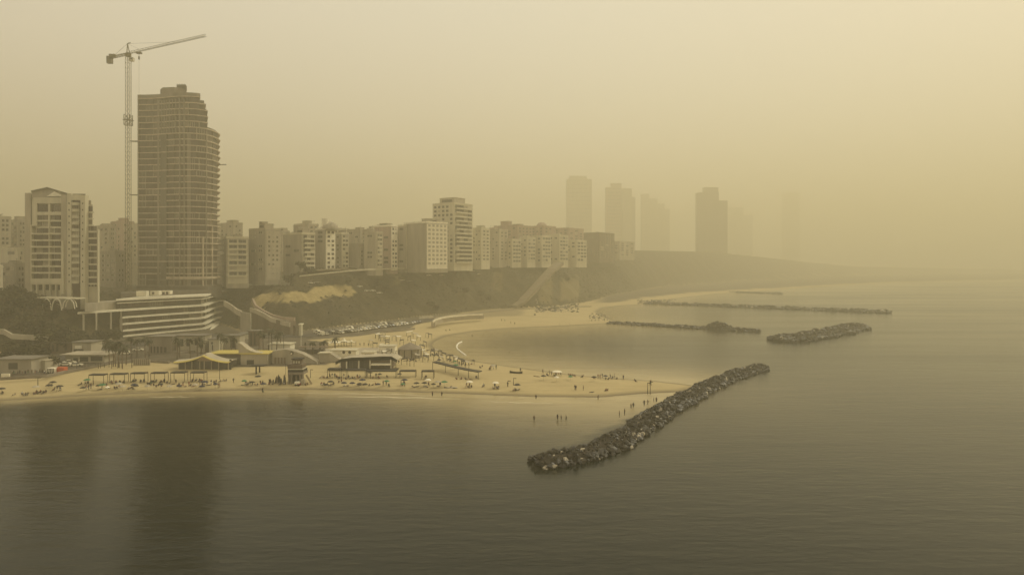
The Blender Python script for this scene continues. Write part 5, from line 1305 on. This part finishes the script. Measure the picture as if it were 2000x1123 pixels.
for i, (x, y, kd, a, lb) in enumerate([(97, 713, 'white', 10, 'white car in front of the small grey annex at left'), (128, 715, 'white', 25, 'long white car on the promenade right of the red container'), (136, 711, 'cream', 25, 'beige car behind the long white car on the promenade'), (166, 707, 'white', 20, 'white car parked under the flat canopy building'), (149, 716, 'white', 20, 'small white car low on the promenade kerb'), (186, 705, 'black', 20, 'black car parked under the canopy near the thin palms'),
                                  (242, 690, 'white', 15, 'white car just left of the first palm'), (247, 693, 'white', 15, 'second white car by the first palm, slightly lower'), (51, 678, 'grey', 5, 'grey car among the trees at left, leftmost'), (60, 680, 'white', 5, 'white car among the trees at left, middle'), (73, 677, 'grey', 5, 'grey car among the trees at left, rightmost'), (270, 686, 'white', 15, 'white car glimpsed between the first palms')]):
    car(x, y, kd, R(a), lb, 'cars on the left promenade')
for i, (x, d, kd) in enumerate([(608, 452, 'white'), (620, 455, 'grey'), (702, 478, 'white'), (716, 484, 'white'), (728, 490, 'white'), (741, 497, 'white'), (785, 525, 'cream'), (800, 535, 'grey'), (838, 560, 'white'), (862, 575, 'white'), (922, 615, 'white'), (934, 622, 'white')]):
    p = XY(x, d); car(0, 0, kd, R(40), f'{CN.get(kd, kd + " car")} on the cliff top road, {nth(i)} along the building row', 'cars on the cliff top road', Vector((p.x, p.y, 0)))
b0 = GB(116, 729); d = b0.y
rt = root('container', tuple(b0), 'orange red box container beside white striped truck on the left promenade', 'container')
q = MB(); q.pxbox(108.5, 124, 718, 728, d, d + 2.4); q.build('box', M['orange'], rt)
for k in range(6): q = MB(); q.pxbox(109.3 + k * 2.5, 110.2 + k * 2.5, 718.6, 727.6, d - .06, d); q.build('rib', M['orange'], rt)
b0 = GB(98, 730); d = b0.y
rt = root('truck', tuple(b0), 'small white striped stall truck left of the orange red container', 'truck')
q = MB(); q.pxbox(91, 106.5, 719, 728, d, d + 2.4); q.build('box', M['white'], rt)
for k in range(5): q = MB(); q.pxbox(92 + k * 3, 93.3 + k * 3, 720, 728, d - .06, d); q.build('stripe', M['dark'], rt)
for x in (94, 104): q = MB(); p = P(x, 728.5, d); q.tube((p.x, d - .1, p.z), (p.x, d + .2, p.z), .4, 10); q.build('wheel', M['tyre'], rt)
b0 = GB(580, 754); d = b0.y
rt = root('rescue_buggy', tuple(b0), 'small white and red rescue buggy in front of the lifeguard hut', 'buggy')
q = MB(); q.pxbox(575, 584, 746, 750.5, d, d + 1.5); q.build('body', M['white'], rt)
q = MB(); q.pxbox(580, 585, 749.5, 752, d - .1, d + 1.5); q.build('front', M['c_red'], rt)
for x in (577, 583): q = MB(); p = P(x, 752, d); q.tube((p.x, d - .1, p.z), (p.x, d + 1.6, p.z), .35, 9); q.build('wheel', M['tyre'], rt)

# ------------------------------------------------------------------ people
def person_mesh(name, J, E, rad, mats, zones):
    me = bpy.data.meshes.new(name); me.from_pydata(J, E, []); o = bpy.data.objects.new(name, me); S.collection.objects.link(o)
    sk = o.modifiers.new("s", 'SKIN'); sb = o.modifiers.new("u", 'SUBSURF'); sb.levels = 1; sb.render_levels = 1
    for i, r in enumerate(rad): me.skin_vertices[0].data[i].radius = r if isinstance(r, tuple) else (r, r)
    me.skin_vertices[0].data[0].use_root = True
    dg = bpy.context.evaluated_depsgraph_get(); ev = o.evaluated_get(dg); out = bpy.data.meshes.new_from_object(ev); bpy.data.objects.remove(o)
    out.name = name; out.materials.clear()
    for p in out.polygons: p.material_index = zones(p.center); p.use_smooth = True
    return out
# joints: pelvis 0, chest 1, neck 2, head 3, headtop 4, Lsh 5, Lelb 6, Lhand 7, Rsh 8.. 10, Lhip 11, Lknee 12, Lankle 13, Ltoe 14, R 15..18
EDG = [(0, 1), (1, 2), (2, 3), (3, 4), (1, 5), (5, 6), (6, 7), (1, 8), (8, 9), (9, 10), (0, 11), (11, 12), (12, 13), (13, 14), (0, 15), (15, 16), (16, 17), (17, 18)]
RAD = [(.15, .11), (.17, .12), .065, .105, .09, .07, .048, .04, .07, .048, .04, .10, .065, .045, .04, .10, .065, .045, .04]
stand = [(0, 0, .95), (0, 0, 1.35), (0, 0, 1.5), (0, -.02, 1.63), (0, 0, 1.72), (-.2, 0, 1.4), (-.26, .02, 1.12), (-.25, -.06, .86), (.2, 0, 1.4), (.26, .02, 1.12), (.25, -.06, .86), (-.1, 0, .88), (-.11, -.01, .48), (-.12, .02, .08), (-.12, -.14, .04), (.1, 0, .88), (.11, -.01, .48), (.12, .02, .08), (.12, -.14, .04)]
walk = [(0, 0, .93), (0, -.05, 1.33), (0, -.06, 1.48), (0, -.1, 1.61), (0, -.08, 1.7), (-.2, -.04, 1.38), (-.25, .16, 1.14), (-.24, .2, .9), (.2, -.05, 1.38), (.25, -.18, 1.13), (.24, -.36, .95), (-.1, 0, .86), (-.1, -.2, .5), (-.1, -.3, .08), (-.1, -.45, .06), (.1, 0, .86), (.1, .08, .46), (.1, .34, .14), (.1, .24, .04)]
sit = [(0, 0, .14), (0, .12, .52), (0, .1, .66), (0, .07, .78), (0, .09, .87), (-.2, .12, .57), (-.28, .0, .36), (-.16, -.22, .42), (.2, .12, .57), (.28, .0, .36), (.16, -.22, .42), (-.1, -.05, .14), (-.14, -.4, .46), (-.13, -.68, .08), (-.13, -.82, .04), (.1, -.05, .14), (.14, -.4, .46), (.13, -.68, .08), (.13, -.82, .04)]
chair = [(0, 0, .42), (0, .12, .82), (0, .12, .97), (0, .1, 1.09), (0, .12, 1.18), (-.2, .12, .86), (-.26, .0, .62), (-.2, -.24, .58), (.2, .12, .86), (.26, 0, .62), (.2, -.24, .58), (-.1, -.06, .42), (-.12, -.46, .44), (-.12, -.5, .08), (-.12, -.64, .04), (.1, -.06, .42), (.12, -.46, .44), (.12, -.5, .08), (.12, -.64, .04)]
lie = [(0, 0, .13), (0, .42, .15), (0, .58, .17), (0, .7, .19), (0, .79, .2), (-.2, .44, .14), (-.36, .3, .08), (-.3, .05, .06), (.2, .44, .14), (.36, .3, .08), (.3, .05, .06), (-.1, -.08, .13), (-.12, -.46, .16), (-.12, -.86, .08), (-.12, -.92, .16), (.1, -.08, .13), (.12, -.46, .12), (.12, -.86, .08), (.12, -.92, .16)]
def zone(J, full):
    hd = Vector(J[3]); pv = Vector(J[0]); ch_ = Vector(J[1])
    def f(c):
        if (c - hd).length < .2: return 1 if (c.z > hd.z + .035 or c.y > hd.y + .05) and (c - Vector(J[2])).length > .1 else 0
        if min((c - pv).length, (c - Vector(J[11])).length, (c - Vector(J[15])).length, (c - (Vector(J[11]) + Vector(J[12])) / 2).length * 1.3, (c - (Vector(J[15]) + Vector(J[16])) / 2).length * 1.3) < .2: return 2
        if full and (min((c - ch_).length, (c - (ch_ + pv) / 2).length) < .24): return 3
        return 0
    return f
PM = {}
for nm, J in (('standing', stand), ('walking', walk), ('sitting', sit), ('chair', chair), ('lying', lie)):
    for full in (0, 1): PM[nm, full] = person_mesh('person_' + nm, J, EDG, RAD, None, zone(J, full))
PV = {}
def person(pose, cloth, shirt, p, rz, label, group):
    key = (pose, cloth, shirt)
    if key not in PV:
        me = PM[pose, 1 if shirt else 0].copy()
        for m_ in ('skin', 'hair', 'c_' + cloth, 'c_' + (shirt or 'black')): me.materials.append(M[m_])
        PV[key] = me
    s = rn.uniform(1.0, 1.12)
    return tag(inst('person', PV[key], None, tuple(p), rz, (s, s, s)), label, 'person', group)
def beach_chair():
    q = MB(); q.hexa([(-.3, -.45, .33), (.3, -.45, .33), (.3, .12, .28), (-.3, .12, .28), (-.3, -.45, .37), (.3, -.45, .37), (.3, .12, .32), (-.3, .12, .32)]); seat = q.mesh('seat', M['c_navy'])
    q = MB(); q.hexa([(-.3, .10, .3), (.3, .10, .3), (.3, .15, .3), (-.3, .15, .3), (-.3, .36, .95), (.3, .36, .95), (.3, .40, .94), (-.3, .40, .94)]); back = q.mesh('backrest', M['c_navy'])
    q = MB(); 
    for x in (-.3, .3): q.tube((x, -.4, .33), (x, .3, 0), .025, 4); q.tube((x, .1, .3), (x, -.35, 0), .025, 4)
    return seat, back, q.mesh('frame', M['conc'])
BC = beach_chair()
def put_chair(p, rz, label, group):
    rt = root('beach_chair', tuple(p), label, 'beach chair', group); rt.rotation_euler = (0, 0, rz)
    for n_, me in zip(('seat', 'backrest', 'frame'), BC): o = bpy.data.objects.new(n_, me); S.collection.objects.link(o); o.parent = rt
def umb(px, py, col, label, h=2.1, tilt=0.0, r_=1.15):
    b0 = GB(px, py); rt = root('beach_umbrella', tuple(b0), label, 'beach umbrella', 'beach umbrellas')
    q = MB(); q.tube(b0 - Vector((0, 0, .2)), b0 + Vector((tilt, 0, h)), .035, 5); q.build('pole', M['steelw'], rt)
    q = MB(); t_ = b0 + Vector((tilt, 0, h + .12)); n_ = 8
    ring = [[t_ + Vector((math.cos(k * math.pi / 4) * r_ * s, math.sin(k * math.pi / 4) * r_ * s, -.48 * s * s - tilt * .4 * math.cos(k * math.pi / 4) * s)) for k in range(9)] for s in (.02, .55, 1)]
    sheet(q, ring, .03); q.build('canopy', M[col], rt)
MATN = dict(c_white='white', white='white', green='green', c_black='black', c_navy='navy', c_red='red', c_blue='blue', creamd='beige')
for i, (x, y, c, w) in enumerate([(3, 770, 'c_black', 'at the left edge of the beach'), (103, 757, 'c_black', 'above the left bathers'), (96, 763, 'c_black', 'with a group left of the beach pole'), (116, 765, 'c_black', 'right of the left group'), (170, 752, 'green', 'above the first shade canopy row group'), (200, 762, 'green', 'below the first thin shade canopy'), (232, 760, 'creamd', 'between the first two shade canopies'), (262, 762, 'c_navy', 'under the third shade canopy'),
                             (400, 756, 'c_navy', 'right of the last thin shade canopy'), (504, 745, 'c_black', 'left of the surfboards'), (708, 752, 'c_navy', 'below the restaurant'), (790, 752, 'c_navy', 'below the second right canopy'), (836, 752, 'white', 'alone near the spit start'), (855, 756, 'creamd', 'low near the water right of the hut'), (868, 756, 'green', 'beside the reed mat on the spit'), (917, 756, 'white', 'on the spit, left of two white ones'), (968, 758, 'white', 'on the spit, domed white'), (1010, 762, 'c_black', 'on the spit close to the water'), (1088, 735, 'white', 'large white one on the lagoon side'), (893, 709, 'white', 'at the start of the lagoon shore'), (963, 723, 'creamd', 'by the boat on the lagoon shore'), (70, 766, 'creamd', 'inside the left group'), (890, 722, 'green', 'above the long canopy')]):
    umb(x, y, c, f'{MATN[c]} beach umbrella {w}', r_=1.9 if x == 1088 else 1.2)
ui = 0
for (a_, b2, y_, n_) in ((150, 300, 764, 6), (300, 430, 762, 6), (470, 520, 757, 3), (625, 760, 758, 8), (780, 860, 760, 4), (850, 930, 712, 5), (1040, 1200, 745, 5), (700, 790, 740, 3)):
    for j_ in range(n_):
        xx = a_ + (b2 - a_) * (j_ + rc.uniform(.2, .8)) / n_; cc_ = rc.choice(['c_black', 'c_navy', 'white', 'creamd', 'c_navy', 'c_black', 'green', 'c_black'])
        umb(xx, y_ + rc.uniform(-5, 1), cc_, f'low {MATN[cc_]} parasol, {nth(ui)} counted over all low parasols', r_=rc.uniform(.8, 1.15), h=rc.uniform(1.5, 1.9)); ui += 1
groups = [  # px0, px1, py, n, mode, place
    (2, 6, 768, 2, 's', 'at the left edge of the beach'), (27, 30, 772, 1, 's', 'alone near the left edge'), (42, 56, 772, 4, 'c', 'in the low row by the left water edge'), (64, 90, 769, 8, 'm', 'in the busy group round the leaning pole'),
    (93, 104, 755, 3, 's', 'in the group above the left row'), (104, 120, 764, 4, 'm', 'right of the pole group'), (152, 184, 752, 9, 'm', 'under and beside the green umbrella'), (165, 181, 761, 4, 'st', 'below the green umbrella'), (192, 215, 760, 5, 'm', 'below the first shade canopy'),
    (222, 236, 758, 4, 's', 'between first and second canopy'), (215, 245, 748, 6, 'c', 'in the shade of the second canopy'), (250, 262, 760, 4, 'm', 'below the third canopy'), (255, 284, 747.5, 6, 'c', 'in the shade of the third canopy'), (286, 302, 752, 6, 'm', 'between third and fourth canopy'), (296, 322, 747, 5, 'c', 'in the shade of the fourth canopy'), (303, 318, 755, 4, 's', 'below the fourth canopy'),
    (325, 345, 750, 6, 'm', 'between fourth and fifth canopy'), (345, 386, 755, 11, 'm', 'in the dense row below the fifth canopy'), (372, 398, 746, 5, 'c', 'in the shade of the sixth canopy'), (388, 424, 752, 11, 'm', 'in the dense row right of the sixth canopy'), (424, 431, 757, 2, 'st', 'standing pair below the sixth canopy'), (420, 445, 745, 5, 's', 'under the low bar right of the canopies'), (455, 457, 747, 1, 'st', 'alone right of the canopy row'),
    (472, 516, 752, 13, 'm', 'in the busy row left of the surfboards'), (512, 515, 769, 2, 'st', 'in the shallows below the busy row'), (520, 560, 752, 6, 'm', 'by the surfboards'), (594, 602, 752, 2, 's', 'beside the hut stair'),
    (625, 642, 739, 4, 's', 'under the first right canopy'), (642, 704, 740, 19, 'm', 'in the long row below the right canopies'), (722, 742, 739, 6, 'm', 'under the third right canopy'), (754, 757, 738, 1, 's', 'alone under the wide canopy'), (626, 654, 753, 7, 'm', 'in the lower row right of the hut stair'), (660, 670, 747, 3, 's', 'between the two right rows'), (669, 682, 753, 3, 'l', 'lying on the lower right row'), (696, 708, 753, 3, 'm', 'below the navy umbrella'), (712, 736, 753, 5, 's', 'in the lower row below the restaurant'),
    (744, 762, 754, 4, 'm', 'at the right end of the lower row'), (782, 792, 753, 5, 'm', 'round the umbrella below the fourth canopy'), (804, 816, 756, 4, 'm', 'near the water left of the spit'), (829, 838, 756, 4, 'm', 'under the lone white umbrella'), (854, 862, 754, 3, 'm', 'right of the white umbrella'), (830, 834, 738, 2, 's', 'under the last small canopy'), (868, 892, 757, 4, 'l', 'lying on the reed mat'), (909, 922, 757, 5, 'm', 'under the left white spit umbrella'),
    (942, 945, 757, 1, 'm', 'alone between the two white spit umbrellas'), (962, 976, 759, 6, 'm', 'under the domed white umbrella'), (1003, 1013, 762, 5, 'm', 'round the black umbrella on the spit'), (991, 992, 755, 1, 'st', 'alone left of the black umbrella'),
    (840, 866, 695, 10, 'm', 'in the crowd at the lagoon corner'), (866, 896, 706, 9, 'm', 'at the beginning of the lagoon shore'), (895, 930, 713, 9, 'm', 'along the lagoon shore crowd'), (934, 944, 718, 3, 's', 'after the lagoon shore crowd'), (953, 971, 722, 5, 'm', 'by the beige umbrella on the lagoon'), (826, 850, 685, 7, 'm', 'under the corner café canopies'), (886, 935, 741, 7, 'm', 'under the long slanting canopy'), (777, 815, 706, 10, 'm', 'before the grey marquee'),
    (1016, 1017, 728, 1, 'st', 'standing at the rowing boat'), (1043, 1055, 735, 3, 'l', 'on the sand right of the boat'), (1058, 1061, 731, 1, 'st', 'left of the large white umbrella'), (1066, 1098, 734, 10, 'm', 'around the large white umbrella'), (1110, 1124, 734, 5, 's', 'right of the large white umbrella'), (1137, 1139, 737, 2, 's', 'small pair further along the lagoon'), (1159, 1160, 740, 1, 's', 'alone on the lagoon shore'),
    (1166, 1178, 739, 4, 'st', 'in the standing lagoon cluster'), (1182, 1206, 741, 8, 'm', 'in the row right of the standing cluster'), (1217, 1219, 743, 1, 'st', 'alone before the spit tip'), (1239, 1242, 745, 2, 's', 'near the spit tip'), (1122, 1126, 762, 2, 'st', 'pair near the outer water edge'), (1139, 1140, 762, 1, 'st', 'alone on the outer water edge'), (1182, 1188, 763, 3, 's', 'small heap on the outer edge'), (1153, 1157, 765, 1, 'l', 'lying on the outer edge'), (1269, 1273, 751, 2, 'st', 'beside the double pole'),
    (978, 990, 628, 3, 'st', 'walking on the far bay beach'), (866, 880, 646, 3, 's', 'below the curved promenade wall'), (992, 1013, 633, 2, 'st', 'at the far bay water line'), (1145, 1190, 627, 9, 'm', 'on the point of the second beach'), (1080, 1130, 636, 3, 'st', 'strolling on the second beach'), (700, 730, 676, 5, 'st', 'on the plaza'), (60, 90, 731, 9, 'st', 'in the crowd by the left sea wall'), (20, 58, 732, 10, 'st', 'in front of the grey building at left')]
cl = ['black', 'navy', 'black', 'red', 'blue', 'black', 'white', 'green', 'black', 'navy']
for (a, b, y, n_, mode, place) in groups:
    n_ = max(1, round(n_ * .72)) if n_ > 2 else n_
    for i in range(n_):
        x = a + (b - a) * ((i + rn.uniform(.25, .75)) / n_); yy = y + rn.uniform(-1.5, 1.5); p = GB(x, yy)
        if p.z < 0: p.z = max(p.z, -.5)
        pose = {'s': 'sitting', 'c': 'chair', 'st': rn.choice(['standing', 'walking']), 'l': 'lying', 'm': rn.choice(['sitting', 'chair', 'chair', 'standing', 'sitting', 'walking', 'lying'])}[mode]
        c = rn.choice(cl); sh_ = rn.choice([None, 'black', 'navy', 'white', 'black', 'red', 'navy']); rz = rn.uniform(-1.2, 1.2) if pose not in ('walking', 'standing') else rn.uniform(0, 6.28)
        verb = {'standing': 'standing', 'walking': 'walking', 'sitting': 'sitting on the sand', 'chair': 'seated in a low chair', 'lying': 'lying down'}[pose]
        if 'lying' in place or 'stroll' in place or 'walking' in place or 'standing' in place: verb = ''
        verb = {'sitting on the sand': 'seated', 'seated in a low chair': 'in a chair', 'lying down': 'lying'}.get(verb, verb)
        if 'shade of' in place or n_ > 13: verb = ''
        pieces = [f'person in {sh_}' if sh_ else 'shirtless person', verb, place]
        lab = ' '.join(x_ for x_ in pieces if x_) + ('' if n_ == 1 else f', {nth(i)}')
        if len(lab.split()) > 16: lab = pieces[0] + ' ' + place + ('' if n_ == 1 else f', {nth(i)}')
        if len(lab.split()) > 16: lab = 'person ' + place + f', {nth(i)}'
        person(pose, c, sh_, p, rz, lab, 'people on the beach')
        if pose == 'chair': put_chair(p, rz, (f'navy chair {place}, {nth(i)}' if n_ > 1 else f'navy beach chair {place}'), 'beach chairs')
for i, (x, y, w) in enumerate([(1043, 821, 'alone in the shallows left of three'), (1089, 819, 'leftmost of three in the shallows'), (1096, 820, 'middle of three in the shallows'), (1106, 820.5, 'rightmost of three in the shallows'), (1232.5, 797, 'left of a pair wading close to the breakwater'), (1237, 796, 'right of a pair wading close to the breakwater'), (1265.5, 790, 'wading below the double pole'), (1277, 785, 'left of two wading beside the rocks'), (1282, 785, 'right of two wading beside the rocks'),
                             (1047, 779, 'at the outer water edge of the spit'), (844.5, 773, 'left of two wading off the canopies'), (863, 773, 'right of two wading off the canopies'), (1168, 780, 'wading right of the three bathers'), (922, 658, 'standing in the lagoon'), (1210, 822, 'on the rocks, upper left of the breakwater'), (1258, 800, 'on the rocks by the breakwater corner'), (1220, 818, 'fishing on the breakwater rocks')]):
    p = GP(x, y, 0); z = -.35 if i < 14 else 2.0
    if i >= 14: p = GP(x, y + 8, 0)
    person('standing' if i % 3 else 'walking', 'black', 'black' if i % 2 else None, (p.x, p.y, z), rn.uniform(0, 6), f'dark figure {w}', 'people in the water and on the rocks')
# swimmers' heads
for i, (x, y) in enumerate([(945, 653), (971, 672), (995, 688), (1251, 722), (962, 655), (1421, 652), (1455, 645)]):
    p = GP(x, y); person('standing', 'black', None, (p.x, p.y, -1.35), rn.uniform(0, 6), f'swimmer with only head above the calm water, {nth(i)}', 'swimmers in the lagoon')
# rowing boat, float line, far boat
def boat(px, py, L_, mt, label, rz):
    b0 = GB(px, py); rt = root('rowing_boat', tuple(b0), label, 'boat', None); rt.rotation_euler = (0, 0, rz)
    q = MB(); secs = []
    for i in range(7):
        t = i / 6; w = .75 * math.sin(math.pi * min(.97, .12 + .82 * t)) ** .7; z = .5 + .35 * abs(2 * t - 1) ** 2; x = (t - .5) * L_
        secs.append([(x, -w, z), (x, -w * .6, .12), (x, 0, 0), (x, w * .6, .12), (x, w, z)])
    v = [p for s in secs for p in s]; f = [(i * 5 + j, i * 5 + j + 1, i * 5 + j + 6, i * 5 + j + 5) for i in range(6) for j in range(4)] + [(0, 1, 2, 3, 4), (34, 33, 32, 31, 30)]
    N0 = len(v); vin = [(p[0] * .95, p[1] * .88, p[2] + (.08 if k % 5 in (1, 2, 3) else 0)) for k, p in enumerate(v)]
    q.add(v, f); q.add(vin, f); q.add(v + vin, [(i * 5 + j, i * 5 + 5 + j, N0 + i * 5 + 5 + j, N0 + i * 5 + j) for i in range(6) for j in (0, 4)])
    o = bpy.data.objects.new('hull', q.mesh('hull', M[mt])); S.collection.objects.link(o); o.parent = rt
    for x in (-L_ * .2, L_ * .15): q = MB(); q.box(x - .12, x + .12, -.62, .62, .38, .43); o = bpy.data.objects.new('thwart', q.mesh('thwart', M['wood'])); S.collection.objects.link(o); o.parent = rt
boat(1008, 729, 4.8, 'dark', 'dark rowing boat drawn up on the lagoon shore', R(-12))
b_ = boat(1216, 613, 5.5, 'white', 'bright white boat moored in the second bay', R(-30))
q = MB(); cv = [(902, 667.5), (896, 670), (892.5, 674), (892, 678), (894, 682), (899, 686), (904, 690), (910, 694)]
pr = None
for x, y in cv:
    p = GP(x, y, .12).to_3d(); p.z = .12
    if pr is not None: q.tube(pr, p, .36, 6)
    pr = p
tag(q.build('float_boom', M['foam'], loc=tuple(GP(892, 678).to_3d())), 'curved white float boom drifting in the lagoon', 'float')
# reed mat and wooden groyne planks
q = MB(); a = GB(868, 757); b = GB(892, 760); q.box(a.x, b.x, a.y - 1, a.y + 1, a.z, a.z + .12); tag(q.build('beach_mat', M['pave'], loc=tuple(a)), 'pale beach mat spread on the spit near the water', 'mat')

# surf: thin foam lines along the outer shore
fm = bpy.data.materials.new("surf_foam"); fm.use_nodes = True
n, l = fm.node_tree.nodes, fm.node_tree.links; b = n["Principled BSDF"]; b.inputs["Base Color"].default_value = (.62, .54, .36, 1); b.inputs["Roughness"].default_value = .7
for (pts_, w_) in (([(660, 775), (740, 775), (820, 777), (900, 779.5)], .5), ([(290, 776), (330, 775), (380, 775)], .3), ([(940, 783), (1010, 786), (1080, 788)], .25), ([(560, 768.5), (640, 768.5), (760, 770), (900, 774)], .25)):
    q = MB(); v = [GP(x, y) for x, y in pts_]; nn = 24; L_ = []
    _, _, T_ = path_pt(v, 0)
    for i in range(nn + 1):
        c_, e, _ = path_pt(v, T_ * i / nn); w = w_ * (.25 + .75 * math.sin(math.pi * i / nn)) * rn.uniform(.6, 1.2); m_ = Vector((-e.y, e.x)); c_ = c_ + m_ * .4 * math.sin(i * .9); L_ += [(*(c_ + m_ * w), .03), (*(c_ - m_ * w), .03), (*(c_ + m_ * w), .005), (*(c_ - m_ * w), .005)]
    q.add(L_, [f for i in range(nn) for f in ((4 * i, 4 * i + 1, 4 * i + 5, 4 * i + 4), (4 * i + 1, 4 * i + 3, 4 * i + 7, 4 * i + 5), (4 * i + 2, 4 * i, 4 * i + 4, 4 * i + 6))])
    tag(q.build('surf_line', fm), 'thin foam line of small surf by the outer shore', 'foam', kind='stuff')

# ------------------------------------------------------------------ the dust haze
hm = bpy.data.materials.new("dust_haze"); hm.use_nodes = True
n, l = hm.node_tree.nodes, hm.node_tree.links; n.remove(n["Principled BSDF"])
pv = n.new("ShaderNodeVolumePrincipled"); pv.inputs["Color"].default_value = (.878, .80, .558, 1); pv.inputs["Density"].default_value = HAZE_DENSITY; pv.inputs["Anisotropy"].default_value = .30
l.new(pv.outputs[0], n["Material Output"].inputs["Volume"])
q = MB(); q.box(-5200, 5200, -600, 5200, -5, 420)
tag(q.build('haze', hm), 'ochre dust haze filling the air over sea and town', kind='stuff')
